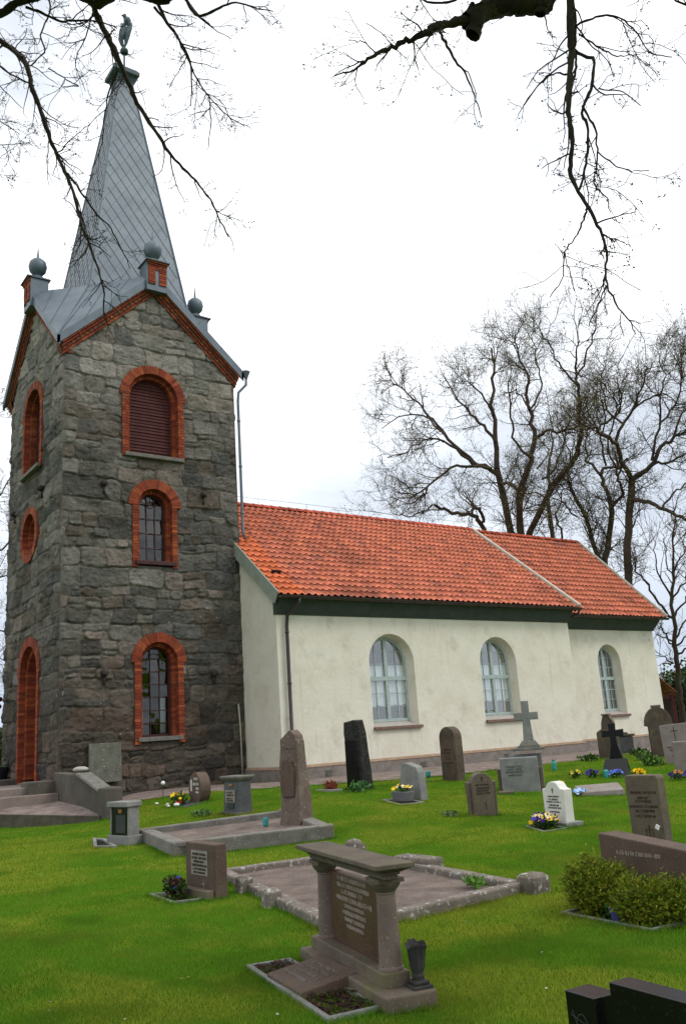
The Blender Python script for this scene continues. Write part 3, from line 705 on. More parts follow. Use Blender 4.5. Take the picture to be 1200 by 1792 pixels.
# splayed reveals
for q in WN:
    q['ri'] = q['r']-.085; a = arch_loop(q['c'], q['zb'], q['zs'], q['r']); b = arch_loop(q['c'], q['zb']+.16, q['zs'], q['ri'])
    n0 = len(a)
    mb.add([(x, q['y'], z) for x, z in a]+[(x, q['y']+.34, z) for x, z in b], [(i, i+1, i+1+n0, i+n0) for i in range(n0-1)])
wall = part(mb, 'nave_wall', M['plaster'])
mb = MB()
for x0, x1, y, y2 in ((NX0-.08, NX1+.08, NY0-.08, NY0+.2), (NX1+.082, CX1+.08, CY0-.08, CY0+.2)): mb.box(((x0+x1)/2, (y+y2)/2, .40), (x1-x0, y2-y, .72))
mb.box((NX0+.03, NY0+1.1, .40), (.22, 1.78, .72)); mb.box((CX1-.03, 25.6, .40), (.22, 6.6, .72))
mb.box((NX1+.0, 21.55, .40), (.16, .8, .71))
plinth = part(mb, 'plinth', M['plinth'], bevel=.012)
mb = MB()
for x0, x1, y in ((NX0-.09, NX1+.09, NY0-.09), (NX1+.092, CX1+.09, CY0-.09)):
    mb.hexa([(x0, y, .76), (x1, y, .76), (x1, y+.12, .76), (x0, y+.12, .76), (x0, y, .775), (x1, y, .775), (x1, y+.12, .86), (x0, y+.12, .86)])
mb.hexa([(NX0-.09, NY0-.09, .76), (NX0+.03, NY0-.09, .76), (NX0+.03, 22.8, .76), (NX0-.09, 22.8, .76), (NX0-.09, NY0-.09, .772), (NX0+.03, NY0-.09, .86), (NX0+.03, 22.8, .86), (NX0-.09, 22.8, .772)])
part(mb, 'plinth_render', M['plinth_top'], plinth)
# windows
def bx(mb, x0, x1, z0, z1, y0, y1): mb.box(((x0+x1)/2, (y0+y1)/2, (z0+z1)/2), (x1-x0, y1-y0, z1-z0))
FM['P'] = lambda u, z, d: (u, -d, z)
for q in WN:
    c, zb, zs, ri, y = q['c'], q['zb']+.16, q['zs'], q['ri']+.015, q['y']+.34
    mb = MB(); arch_frame(mb, 'P', c, zb, zs, ri, .085, -(y+.05), -(y-.03), 24)
    zm = zb+(zs+ri-zb)*.505
    bx(mb, c-.055, c+.055, zb+.08, zs+ri-.05, y-.035, y+.045); bx(mb, c-ri+.05, c+ri-.05, zm-.06, zm+.06, y-.05, y+.04)
    win = part(mb, 'nave_window', M['frame'])
    mb = MB()
    def bar(x0, x1, z0, z1): bx(mb, x0, x1, z0, z1, y-.005, y+.03)
    for s in (-1, 1):
        xm = c+s*(ri*.49+.01); h_ = math.sqrt(max(ri*ri-(xm-c)**2, .01))
        bar(xm-.013, xm+.013, zb+.08, zs+h_-.06)
        for k in (1, 2): zz = zb+.08+(zm-.06-zb-.08)*k/3; bar(c-ri+.07 if s < 0 else c+.05, c-.05 if s < 0 else c+ri-.07, zz-.011, zz+.011)
        for k in (1, 2):
            zz = zm+.06+(zs+ri-.1-zm)*k/3; lim = ri if zz < zs else math.sqrt(max(ri*ri-(zz-zs)**2, .01)); lim -= .06
            bar(c-lim if s < 0 else c+.05, c-.05 if s < 0 else c+lim, zz-.011, zz+.011)
    part(mb, 'glazing_bar', M['frame'], win)
    mb = MB(); P = [(u, y+.015, z) for u, z in arch_loop(c, zb+.05, zs, ri-.03)]; mb.add(P, [tuple(range(len(P)))]); part(mb, 'pane', M['glass'], win)
    # sloping sill with its worn boards, brick edge in front
    mb = MB(); e = q['r']; mb.hexa([(c-e+.01, q['y']+.003, q['zb']-.03), (c+e-.01, q['y']+.003, q['zb']-.03), (c+q['ri'], y+.05, q['zb']+.08), (c-q['ri'], y+.05, q['zb']+.08), (c-e+.01, q['y']+.003, q['zb']+.022), (c+e-.01, q['y']+.003, q['zb']+.022), (c+q['ri'], y+.05, q['zb']+.185), (c-q['ri'], y+.05, q['zb']+.185)])
    part(mb, 'sill', M['sill_wood'], win)
    mb = MB(); bx(mb, c-e-.01, c+e+.09, q['zb']-.065, q['zb']+.02, q['y']-.09, q['y']+.002); part(mb, 'sill_edge', M['sill_edge'], win, bevel=.008)
    mb = MB(); nx = 40
    z0c, z1c = (zb+.48, zs-.05) if q is not WN[2] else (zs-.05, zs+.25)
    vs = []
    for i in range(nx+1):
        u = c-ri+.05+(2*ri-.1)*i/nx; d = y+.075+.03*math.sin(i*1.1)+.012*math.sin(i*2.7)
        vs += [(u, d, z0c+.02*math.sin(i*.7)), (u, d, z1c)]
    if q is not WN[2]:
        mb.add(vs, [(2*i, 2*i+2, 2*i+3, 2*i+1) for i in range(nx)]); part(mb, 'curtain', M['curtain'], win)
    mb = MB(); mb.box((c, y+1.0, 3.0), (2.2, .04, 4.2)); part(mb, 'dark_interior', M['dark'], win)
# cornice: sloping green-grey board between wall and eaves
EZN, EYN, EYC = 5.44, 20.48, 21.50
mb = MB()
mb.hexa([(NX0-.02, NY0-.03, 4.93), (NX1+.05, NY0-.03, 4.93), (NX1+.05, NY0+.1, 4.93), (NX0-.02, NY0+.1, 4.93), (NX0-.02, EYN+.06, EZN-.06), (NX1+.05, EYN+.06, EZN-.06), (NX1+.05, NY0+.1, EZN+.1), (NX0-.02, NY0+.1, EZN+.1)])
mb.hexa([(NX1+.052, CY0-.03, 4.88), (CX1+.03, CY0-.03, 4.88), (CX1+.03, CY0+.1, 4.88), (NX1+.052, CY0+.1, 4.88), (NX1+.052, EYC+.06, EZN-.12), (CX1+.03, EYC+.06, EZN-.12), (CX1+.03, CY0+.1, EZN+.1), (NX1+.052, CY0+.1, EZN+.1)])
part(mb, 'cornice', M['cornice'])
# pantiled roofs
def pantiles(x0, x1, ye, ze, yr, zr, pw, tl, seed, edge_new=0, rows_new=99):
    r_ = np.random.default_rng(seed); W_ = x1-x0; nc = round(W_/pw); pw = W_/nc
    Ls = math.hypot(yr-ye, zr-ze); nr = round(Ls/tl); tl = Ls/nr
    sy, sz = (yr-ye)/Ls, (zr-ze)/Ls; ny_, nz_ = -sz, sy
    ks = 8; prof = [(.0, .0), (.12, .035), (.25, .062), (.38, .052), (.50, .024), (.64, .004), (.80, -.006), (.93, -.004)]
    xs = []; hs = []
    for c_ in range(nc):
        for a, h in prof: xs.append(x0+(c_+a)*pw); hs.append(h*.8)
    xs.append(x1); hs.append(0); xs = np.array(xs); hs = np.array(hs)
    colid = np.minimum((np.arange(len(xs))//ks), nc-1)
    V = []; C = []
    jit = r_.normal(0, .007, (nr, nc)); tone = r_.random((nr, nc)); kind = r_.random((nr, nc))
    pat = fbm(np.arange(nr)[:, None]*.16+seed, np.arange(nc)[None, :]*.13, seed, 3)
    bcol = np.array(s2l(203, 117, 91))
    rows = []
    for r0 in range(nr):
        for (t, lift) in ((0., .036), (.06, .036), (1.0, .0)):
            s = (r0+t)*tl-(.03 if t < .1 else 0); lf = lift+jit[r0][colid]
            y = ye+sy*s+ny_*(hs+lf); z = ze+sz*s+nz_*(hs+lf)
            z = z+.05*(fbm(xs*.22+seed, np.full(len(xs), s*.35), seed+2, 3)-.45)
            V.append(np.stack([xs, y, z], 1))
            tn = tone[r0][colid]; kd = kind[r0][colid]
            c = bcol[None, :]*(.78+.36*tn)[:, None]
            c = np.where((kd < .05)[:, None], c*np.array([.66, .74, .86]), c); c = np.where((kd > .93)[:, None], c*np.array([1.12, 1.14, .98]), c)
            dark = ss((pat[r0][colid]-.58)/.16)*.28; c = c*(1-dark)[:, None]
            if edge_new: 
                nw_ = (colid < edge_new) & (r0 < rows_new); c = np.where(nw_[:, None], np.array(s2l(212, 112, 72))*(.85+.3*tn)[:, None], c)
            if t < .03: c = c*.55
            C.append(c)
    nV = len(xs); F = []
    m_ = len(V); i = np.arange(nV-1)
    for k in range(m_-1): F.append(np.stack([k*nV+i, k*nV+i+1, (k+1)*nV+i+1, (k+1)*nV+i], 1))
    return np.concatenate(V), np.concatenate(F), np.concatenate(C)
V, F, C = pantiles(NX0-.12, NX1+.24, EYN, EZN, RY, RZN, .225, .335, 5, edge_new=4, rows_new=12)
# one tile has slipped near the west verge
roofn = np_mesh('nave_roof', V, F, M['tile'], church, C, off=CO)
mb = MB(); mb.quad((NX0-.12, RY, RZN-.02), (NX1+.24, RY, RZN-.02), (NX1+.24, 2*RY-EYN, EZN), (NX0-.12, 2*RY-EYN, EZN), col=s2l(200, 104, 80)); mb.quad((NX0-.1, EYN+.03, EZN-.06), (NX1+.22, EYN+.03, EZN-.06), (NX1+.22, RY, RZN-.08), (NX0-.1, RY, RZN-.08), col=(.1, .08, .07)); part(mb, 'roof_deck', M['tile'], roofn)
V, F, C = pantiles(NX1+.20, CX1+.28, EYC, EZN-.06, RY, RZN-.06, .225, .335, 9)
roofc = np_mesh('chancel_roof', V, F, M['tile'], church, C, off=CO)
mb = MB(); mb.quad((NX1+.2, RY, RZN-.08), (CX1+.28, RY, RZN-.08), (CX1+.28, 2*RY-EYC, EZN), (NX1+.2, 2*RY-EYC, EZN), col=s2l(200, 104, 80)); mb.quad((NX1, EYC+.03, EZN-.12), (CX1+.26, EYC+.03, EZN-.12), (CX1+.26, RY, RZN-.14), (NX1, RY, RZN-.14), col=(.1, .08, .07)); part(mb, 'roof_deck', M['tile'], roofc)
def ridge(x0, x1, z, par):
    mb = MB(); x = x0
    while x < x1-.05:
        xe = min(x+.36, x1); vs = []; k = 8
        for (xx, rr) in ((x-.03, .135), (xe, .115)):
            for i in range(k+1):
                an = math.pi*i/k; vs.append((xx, RY-rr*math.cos(an)*1.15, z-.045+rr*math.sin(an)))
        c = s2l(186, 84, 60); kk = rng.uniform(.7, 1.1)
        mb.add(vs, [(i, i+1, i+k+2, i+k+1) for i in range(k)], col=tuple(a*kk for a in c)); x = xe
    part(mb, 'ridge_tile', M['tile'], par, smooth=False)
ridge(NX0-.1, NX1+.24, RZN+.02, roofn); ridge(NX1+.26, CX1+.27, RZN-.03, roofc)
mb = MB(); mb.tube([(NX0+.3, RY, RZN+.30), (NX1, RY, RZN+.30)], .006, 4)
for i in range(7): x = NX0+.3+i*2.0; mb.tube([(x, RY, RZN+.05), (x, RY, RZN+.30)], .006, 4)
part(mb, 'lightning_wire', M['iron'], roofn)
# verges: boards on the west gable, pale metal strips at the two east edges
def verge(name, x0, x1, ye, ze, zr, h0, h1, m, par):
    mb = MB(); Ls = math.hypot(RY-ye, zr-ze); ny_, nz_ = -(zr-ze)/Ls, (RY-ye)/Ls
    for sgn in (1, -1):
        A = (ye, ze); B = (RY, zr); f_ = lambda p, h: ((p[0]+ny_*h) if sgn > 0 else 2*RY-(p[0]+ny_*h), p[1]+nz_*h)
        q = [f_(A, h0), f_(B, h0), f_(B, h1), f_(A, h1)]
        mb.hexa([(x0, *p) for p in q]+[(x1, *p) for p in q])
    part(mb, name, m, par, bevel=.008)
verge('verge_board', NX0-.16, NX0-.118, EYN, EZN, RZN, -.30, .075, M['verge'], roofn)
verge('verge_soffit', NX0-.115, NX0+.0, EYN+.04, EZN, RZN, -.20, -.085, M['cornice'], roofn)
verge('verge_strip', NX1+.22, NX1+.34, EYN-.02, EZN, RZN, -.03, .105, M['whitemetal'], roofn)
verge('verge_board', NX1+.20, NX1+.235, EYN, EZN, RZN, -.20, -.03, M['cornice'], roofn)
verge('verge_strip', CX1+.26, CX1+.34, EYC-.02, EZN-.06, RZN-.06, -.12, .10, M['whitemetal'], roofc)
mb = MB(); mb.box((NX0-.14, 23.05, 7.66), (.25, .5, .05), Matrix.Rotation(math.atan2(RZN-EZN, RY-EYN), 3, 'X')); part(mb, 'flashing', M['metal'], roofn)
mb = MB(); s_ = .30; mb.box((NX0+.42, EYN+(RY-EYN)*s_/1-.55, EZN+(RZN-EZN)*s_-.36), (.30, .05, .10), Matrix.Rotation(.5, 3, 'X')); part(mb, 'slipped_tile', M['dark'], roofn)
# gutters and downpipes
def gutter(x0, x1, y, z, name):
    mb = MB(); k = 8; vs = []
    for x in (x0, x1):
        for rr in (.085, .07):
            for i in range(k+1): an = math.pi+math.pi*i/k; vs.append((x, y+rr*math.cos(an), z+rr*math.sin(an)))
    n = k+1
    fs = [(i, i+1, 2*n+i+1, 2*n+i) for i in range(k)]+[(n+i+1, n+i, 3*n+i, 3*n+i+1) for i in range(k)]
    fs += [(0, n, 3*n, 2*n), (n-1, 2*n-1, 4*n-1, 3*n-1)]
    fs += [tuple(range(n))+tuple(range(2*n-1, n-1, -1)), tuple(range(2*n, 3*n))+tuple(range(4*n-1, 3*n-1, -1))]
    mb.add(vs, fs); g_ = part(mb, name, M['gutter'])
    x = x0+.3
    while x < x1: mb = MB(); mb.tube([(x, y+.07, z+.05), (x, y+.06, z-.07), (x, y-.02, z-.098), (x, y-.095, z-.02)], .011, 4); x += .9; part(mb, 'bracket', M['gutter'], g_)
    return g_
gutter(NX0-.1, NX1+.30, EYN-.06, EZN-.03, 'gutter'); gutter(NX1+.36, CX1+.32, EYC-.06, EZN-.10, 'gutter')
mb = MB(); mb.tube([(13.20, EYN-.06, EZN-.09), (13.20, EYN-.04, EZN-.24), (12.98, NY0-.12, 4.90), (12.95, NY0-.11, 4.6), (12.95, NY0-.11, .62), (12.93, NY0-.26, .50)], .05, 10)
for z in (4.4, 3.0, 1.5): mb.tube([(12.95, NY0-.11, z), (12.95, NY0-.11, z+.05)], .062, 10)
part(mb, 'downpipe', M['gutter'], smooth=True)
mb = MB(); mb.tube([(NX1+.22, EYN-.05, EZN-.1), (NX1+.2, EYN+.0, EZN-.22), (NX1+.10, NY0+.2, 5.05), (NX1+.09, CY0-.16, 4.84), (NX1+.10, CY0-.10, 4.6)], .045, 8)
mb.tube([(NX1+.12, EYN+.05, EZN-.05), (NX1+.1, CY0-.1, 4.95)], .02, 6); part(mb, 'downpipe', M['gutter'], smooth=True)
mb = MB(); mb.tube([(25.35, CY0-.07, .98), (25.33, CY0-.06, 1.14), (25.30, CY0-.07, 1.20), (25.36, CY0-.08, 1.21)], .012, 5); mb.tube([(25.30, CY0-.06, 1.05), (25.30, CY0-.06, 1.22)], .02, 6); part(mb, 'iron_hook', M['iron'])
# small vents in the plinth
for x in (14.1, 17.5, 21.0):
    mb = MB(); mb.box((x, NY0-.085, .58), (.26, .02, .16))
    for k in range(4): mb.box((x, NY0-.10, .52+k*.04), (.22, .02, .012))
    part(mb, 'plinth_vent', M['sill'], plinth)
# ------------------------------------------------------------------ entrance: landing, steps, wing wall, tablet
M['step'] = mat('granite_steps', [s2l(112, 100, 92), s2l(140, 128, 120)], 3, .9, .4, 50, speck=((.08, .07, .065), 45, .62), stain=((.12, .05, .035), 2.5, .66, .08))
M['kerb'] = mat('mossy_kerb', [s2l(66, 62, 52), s2l(96, 90, 78)], 4, .95, .5, 40, stain=((.10, .10, .03), 3, .6, .1))
M['wing'] = mat('dark_wing_wall', [s2l(70, 66, 60), s2l(98, 92, 84)], 1.6, .95, .6, 35, speck=((.42, .42, .40), 16, .73), stain=((.07, .08, .03), 3, .64, .1))
M['slab'] = mat('speckled_tablet', [s2l(82, 82, 73), s2l(110, 110, 98)], 5, .9, .4, 60, speck=[((.42, .42, .38), 24, .66), ((.05, .05, .045), 30, .66)], stain=((.16, .14, .05), 6, .68, .05))
en = thing('entrance_steps', 'granite landing and steps below the brick-framed west door', 'steps', (6.2, 25.4, .2))
EO = (6.2, 25.4, .2)
mb = MB(); mb.box((4.6, 25.55, .40), (5.2, 6.3, .48)); mb.build('lower_step', M['step'], en, EO, bevel=.02)
mb = MB(); mb.box((4.85, 25.55, .70), (4.88, 5.3, .23)); mb.build('landing', M['step'], en, EO, bevel=.02)
mb = MB(); mb.box((6.92, 23.02, .66), (.72, .70, .56)); mb.build('corner_block', M['wing'], en, EO, bevel=.03)
mb = MB(); mb.box((7.0, 26.75, .72), (.6, 1.1, .50)); mb.build('corner_block', M['wing'], en, EO, bevel=.03)
kb = MB()
for a, b in zip(TE[:-1], TE[1:]):
    za, zb_ = a[2]+.006, b[2]+.006; a, b = Vector((*a[:2], 0)), Vector((*b[:2], 0)); d = (b-a).normalized(); n = Vector((-d.y, d.x, 0)); n = n if n.x < 0 else -n
    kb.hexa([a+n*.10+Vector((0, 0, -.1)), b+n*.10+Vector((0, 0, -.1)), b-n*.05+Vector((0, 0, -.1)), a-n*.05+Vector((0, 0, -.1)), a+n*.08+Vector((0, 0, za)), b+n*.08+Vector((0, 0, zb_)), b-n*.05+Vector((0, 0, zb_)), a-n*.05+Vector((0, 0, za))])
kb.build('terrace_kerb', M['kerb'], en, EO)
ww = thing('wing_wall', 'dark rough stone wing wall with sloping coping beside the entrance steps', 'wall', (7.4, 20.8, .1)); WO = (7.4, 20.8, .1)
mb = MB(); x0, x1 = 7.2, 7.5
mb.add([(x, y, z) for x in (x0, x1) for y, z in ((22.80, -.1), (19.62, -.1), (19.62, .66), (21.15, 1.05), (22.80, 1.12))], [(0, 1, 2, 3, 4), (9, 8, 7, 6, 5), (0, 5, 6, 1), (1, 6, 7, 2), (2, 7, 8, 3), (3, 8, 9, 4), (4, 9, 5, 0)])
mb.build('wall_body', M['wing'], ww, WO, bevel=.02)
mb = MB(); mb.hexa([(x0-.04, 19.50, .65), (x1+.05, 19.50, .65), (x1+.05, 21.1, 1.045), (x0-.04, 21.1, 1.045), (x0-.02, 19.50, .71), (x1+.03, 19.50, .71), (x1+.03, 21.1, 1.11), (x0-.02, 21.1, 1.11)]); mb.build('coping', M['sill'], ww, WO, bevel=.02)
mb = MB(); mb.box((7.37, 19.42, .34), (.42, .42, .86)); mb.lathe([(.0, .80), (.26, .77)], (7.37, 19.42, 0), 4, rot0=math.pi/4); mb.build('end_block', M['wing'], ww, WO, bevel=.03)
lump = MB(); lump.sphere((0, 0, 0), .17, 10, 8, (1, 1.7, .42)); o = lump.build('loose_stone', M['sill_wood'], None, smooth=True); o.location = (7.36, 21.3, 1.17); tag(o, 'pale loose stone lying on top of the dark wing wall', 'stone')
tb = MB(); tb.box((0, 0, .49), (.86, .10, .98)); o = tb.build('memorial_slab', M['slab'], None, bevel=.015); o.location = (8.48, 22.68, .78); o.rotation_euler = (R(-3), 0, 0); tag(o, 'square lichen-speckled stone slab fixed low on the tower wall by the wing wall', 'slab')
# ================================================================== THE GRAVES
def gran(name, a, b, sp1=(.30, .27, .25), sp2=(.03, .028, .026), lich=None, rough=.75, sc_=70, bump=.2):
    return mat(name, [s2l(*a), s2l(*b)], 4, rough, bump, 90, speck=[(sp1, sc_, .64), (sp2, sc_*1.3, .66)], stain=lich, spec=.35, bdist=.008)
LW = ((.48, .48, .45), 9, .60, .05); LG = ((.15, .135, .06), 3, .52, .18)
M['g_red'] = gran('red_brown_granite', (78, 62, 52), (100, 82, 70), (.22, .175, .15), lich=((.12, .10, .045), 2.6, .58, .15))
M['g_brown'] = gran('brown_granite', (82, 72, 60), (108, 96, 82), (.26, .22, .19), lich=LG)
M['g_brown_d'] = gran('dark_brown_granite', (66, 54, 45), (90, 76, 64), (.2, .165, .135), lich=LG)
M['g_panel'] = gran('polished_brown_panel', (70, 48, 36), (92, 64, 48), (.16, .11, .085), rough=.4)
M['g_pink_d'] = gran('pinkish_column_granite', (98, 85, 76), (124, 109, 98), (.29, .25, .22), (.05, .04, .035), lich=((.10, .085, .07), 9, .64, .04))
M['g_grey'] = gran('grey_granite', (112, 112, 108), (140, 140, 136), (.36, .36, .35), lich=((.22, .2, .1), 3, .64, .1))
M['g_grey_d'] = gran('dark_grey_granite', (62, 64, 64), (86, 88, 88), (.2, .2, .2), rough=.6)
M['g_pink'] = gran('pink_grey_granite', (118, 108, 102), (140, 130, 124), (.40, .36, .34), rough=.65)
M['g_black'] = gran('black_polished_granite', (12, 11, 11), (20, 19, 19), (.016, .016, .016), (.006, .006, .006), rough=.22, bump=0)
M['g_black_r'] = gran('rough_black_granite', (28, 27, 25), (52, 50, 46), (.13, .13, .12), rough=.9, bump=.8, sc_=40)
M['g_white'] = gran('white_marble', (205, 202, 192), (226, 224, 216), (.6, .6, .56), (.5, .5, .46), rough=.6, lich=((.45, .42, .33), 4, .62, .12))
M['g_obel'] = gran('red_grey_rough_stone', (94, 81, 72), (122, 107, 96), (.31, .265, .23), rough=.95, bump=.9, sc_=30, lich=[((.42, .41, .37), 8, .70, .04), ((.045, .04, .03), 2.2, .60, .1)])
M['g_kerb'] = gran('lichen_kerb_granite', (98, 90, 82), (128, 118, 108), (.34, .32, .29), rough=.95, bump=.6, sc_=45, lich=[((.14, .12, .07), 3, .60, .1), ((.46, .455, .42), 17, .57, .06)])
M['g_kerb2'] = gran('grey_kerb_granite', (98, 94, 88), (130, 126, 118), (.36, .35, .33), rough=.95, bump=.6, sc_=40, lich=[((.13, .12, .05), 3, .62, .1), ((.5, .5, .46), 9, .67, .04)])
M['plaque'] = gran('pale_plaque', (126, 122, 112), (152, 148, 138), (.4, .4, .37), rough=.5)
M['plaque_d'] = gran('dark_plaque', (46, 50, 54), (64, 68, 72), (.12, .12, .12), rough=.3)
M['soil'] = mat('grave_soil', [s2l(34, 24, 20), s2l(62, 46, 38), s2l(80, 62, 52)], 22, 1, 1.0, 60, bdist=.04)
M['bark_mulch'] = mat('brown_leaf_litter', [(.55, .5, .45), (1, 1, 1)], 20, .95, .3, 60, attr=True)
M['letter_dark'] = mat('cut_letters', [s2l(70, 54, 45), s2l(84, 66, 56)], 10, .9)
M['letter_pale'] = mat('pale_letters', [s2l(140, 128, 116), s2l(164, 152, 140)], 10, .9)
M['letter_white'] = mat('white_letters', [s2l(190, 188, 182), s2l(214, 212, 206)], 10, .8)
M['letter_grey'] = mat('grey_letters', [s2l(84, 86, 80), s2l(104, 104, 96)], 10, .8)
M['letter_faint'] = mat('faint_letters', [s2l(58, 62, 58), s2l(74, 78, 72)], 10, .8)
M['gold'] = mat('gilt', [s2l(150, 104, 58), s2l(196, 146, 84)], 8, .45, 0, metal=.5)
M['leaf'] = mat('green_leaves', [(.8, .8, .8), (1.1, 1.1, 1.1)], 8, .7, attr=True, spec=.2)
M['petal'] = mat('petals', [(.9, .9, .9), (1.1, 1.1, 1.1)], 20, .7, attr=True, spec=.1)
M['pot_blue'] = mat('glazed_dark_pot', [s2l(24, 26, 38), s2l(38, 40, 54)], 5, .3, spec=.5)
M['pot_purple'] = mat('purple_pot', [s2l(66, 62, 120), s2l(88, 84, 150)], 5, .5)
M['pot_grey'] = mat('grey_planter', [s2l(92, 92, 94), s2l(116, 116, 116)], 8, .8)
M['turq'] = mat('turquoise_plastic', [s2l(40, 132, 128), s2l(64, 160, 152)], 5, .4, spec=.5)
M['white'] = mat('white_stone', [s2l(214, 212, 208), s2l(240, 238, 234)], 6, .6)
M['urn'] = mat('cast_dark_stone', [s2l(38, 38, 38), s2l(70, 68, 64)], 7, .8, .3, 50, stain=((.18, .18, .16), 6, .66, .08))
def gl(mb, u, z, w_, h, y=-.003, d=.006):
    mb.box((u, y, z), (w_, d, h))
def letters(rows, name, m, par, y=-.002, seed=1, d=.005):
    """worn, unreadable engraved lettering: rows of (centre u, z, row width, cap height)"""
    r_ = random.Random(seed); mb = MB()
    for uc, z, W_, h in rows:
        u = uc-W_/2; lw = h*.62; st = max(h*.16, .0035)
        while u < uc+W_/2-lw*.5:
            k = r_.random()
            if k < .10: u += lw*.7; continue
            c = u+lw*.42
            if r_.random() < .8: gl(mb, c-lw*.3, z, st, h*r_.uniform(.8, 1), y, d)
            if r_.random() < .6: gl(mb, c+lw*.25, z+h*r_.uniform(-.1, .1), st, h*r_.uniform(.6, 1), y, d)
            for zz in (-.42, 0, .42):
                if r_.random() < .45: gl(mb, c, z+zz*h, lw*.55, st, y-.0004, d)
            u += lw
    return mb.build(name, m, par)
def hs(name, label, x, y, rz, cat='gravestone', group=None):
    t = thing(name, label, cat, (x, y, float(gz(x, y))), R(rz), group or 'headstones in the churchyard'); return t
def round_top(w_, h, hr, n=14, x0=0):
    """rectangle whose top is an arc rising hr"""
    r = (w_*w_/4+hr*hr)/(2*hr); a = math.asin(min(1, w_/2/r)); zc = h-r
    if hr >= w_/2-1e-6: a = math.pi/2
    return [(x0-w_/2, -.15), (x0+w_/2, -.15)]+[(x0+r*math.sin(a-2*a*i/n), zc+r*math.cos(a-2*a*i/n)) for i in range(n+1)]
def pr(prof, t, name, m, par, y0=0, bevel=.012, dz=0):
    mb = MB(); mb.prism([(x, z+dz) for x, z in prof], y0, y0+t); return mb.build(name, m, par, bevel=bevel)
def rough_prism(name, m, par, rings, n=10, jit=.03, seed=1, cap_tilt=None):
    """natural stone: rings of (z, half width, y front, y back, shift)"""
    r_ = random.Random(seed); mb = MB(); vs = []; pts = []
    for k, (z, hw, yf, yb, sh) in enumerate(rings):
        ring = []
        for i in range(n):
            a = 2*math.pi*i/n+math.pi/4
            cx_, sx_ = math.cos(a), math.sin(a); q = 1/max(abs(cx_), abs(sx_)); u = cx_*q*.5+.5; v = sx_*q*.5+.5
            ring.append((sh-hw+2*hw*u+r_.uniform(-jit, jit), yf+(yb-yf)*v+r_.uniform(-jit, jit), z+(r_.uniform(-jit, jit) if 0 < k else 0)))
        vs += ring
    fs = []
    for k in range(len(rings)-1):
        for i in range(n): fs.append((k*n+i, k*n+(i+1) % n, (k+1)*n+(i+1) % n, (k+1)*n+i))
    c = len(vs); top = vs[-n:]; vs.append((sum(p[0] for p in top)/n, sum(p[1] for p in top)/n, sum(p[2] for p in top)/n+jit))
    for i in range(n): fs.append(((len(rings)-1)*n+i, (len(rings)-1)*n+(i+1) % n, c))
    mb.add(vs, fs); return mb.build(name, m, par, bevel=.012)
# ---- plants
def leaf_blob(mb, c, rad, n, size, cols, seed, up_=.0, flat=1.0):
    r_ = random.Random(seed)
    for i in range(n):
        while True:
            p = Vector((r_.uniform(-1, 1), r_.uniform(-1, 1), r_.uniform(-1, 1)))
            if p.length <= 1: break
        p = p*(.55+.45*r_.random())/max(p.length, .3)*p.length
        q = Vector(c)+Vector((p.x*rad[0], p.y*rad[1], p.z*rad[2]))
        a = Vector((r_.gauss(0, 1), r_.gauss(0, 1), r_.gauss(0, 1)+up_)).normalized(); b = a.orthogonal().normalized()
        b = Matrix.Rotation(r_.uniform(0, 6.28), 3, a) @ b; s = size*r_.uniform(.6, 1.3); cl = r_.choice(cols); k = r_.uniform(.75, 1.2)
        col = tuple(x*k for x in cl)
        mb.add([q, q+a*s*.5+b*s*.3, q+a*s, q+a*s*.5-b*s*.3], [(0, 1, 2, 3)], col)
def flower(mb, p, r, cols, r_, petals=5):
    n = Vector((r_.uniform(-.6, .2)-.3, r_.uniform(-.6, .6)-.2, r_.uniform(.3, 1))).normalized(); b = n.orthogonal().normalized()
    cl = r_.choice(cols)
    for i in range(petals):
        a0 = 6.283*i/petals; d = Matrix.Rotation(a0, 3, n) @ b; e = n.cross(d)
        c2 = cl if i < 3 else r_.choice([cl, cols[0]])
        mb.add([p, p+d*r*.6-e*r*.42, p+d*r+n*r*.15, p+d*r*.6+e*r*.42], [(0, 1, 2, 3)], c2)
GREENS = [(.03, .085, .012), (.05, .12, .015), (.025, .06, .012), (.08, .15, .02)]
PAN = [s2l(230, 190, 40), s2l(60, 40, 110), s2l(225, 215, 170), s2l(80, 60, 150), s2l(235, 170, 30), s2l(45, 28, 70)]
def plant(name, label, x, y, rad, n, size, cols, seed, flowers=None, cat='plant', z=0, frise=.95, group=None, nfl=14, fr=.035):
    t = thing(name, label, cat, (x, y, float(gz(x, y))+z), 0, group)
    mb = MB(); leaf_blob(mb, (0, 0, rad[2]*.75), rad, n, size, cols, seed, .6); mb.build('foliage', M['leaf'], t)
    if flowers:
        r_ = random.Random(seed+5); mb = MB()
        for i in range(nfl):
            a = r_.uniform(0, 6.283); q = math.sqrt(r_.random())
            flower(mb, Vector((rad[0]*q*math.cos(a), rad[1]*q*math.sin(a), rad[2]*(.75+frise*math.sqrt(max(0, 1-q*q))))), fr*r_.uniform(.7, 1.15), flowers, r_)
        mb.build('flower', M['petal'], t)
    return t
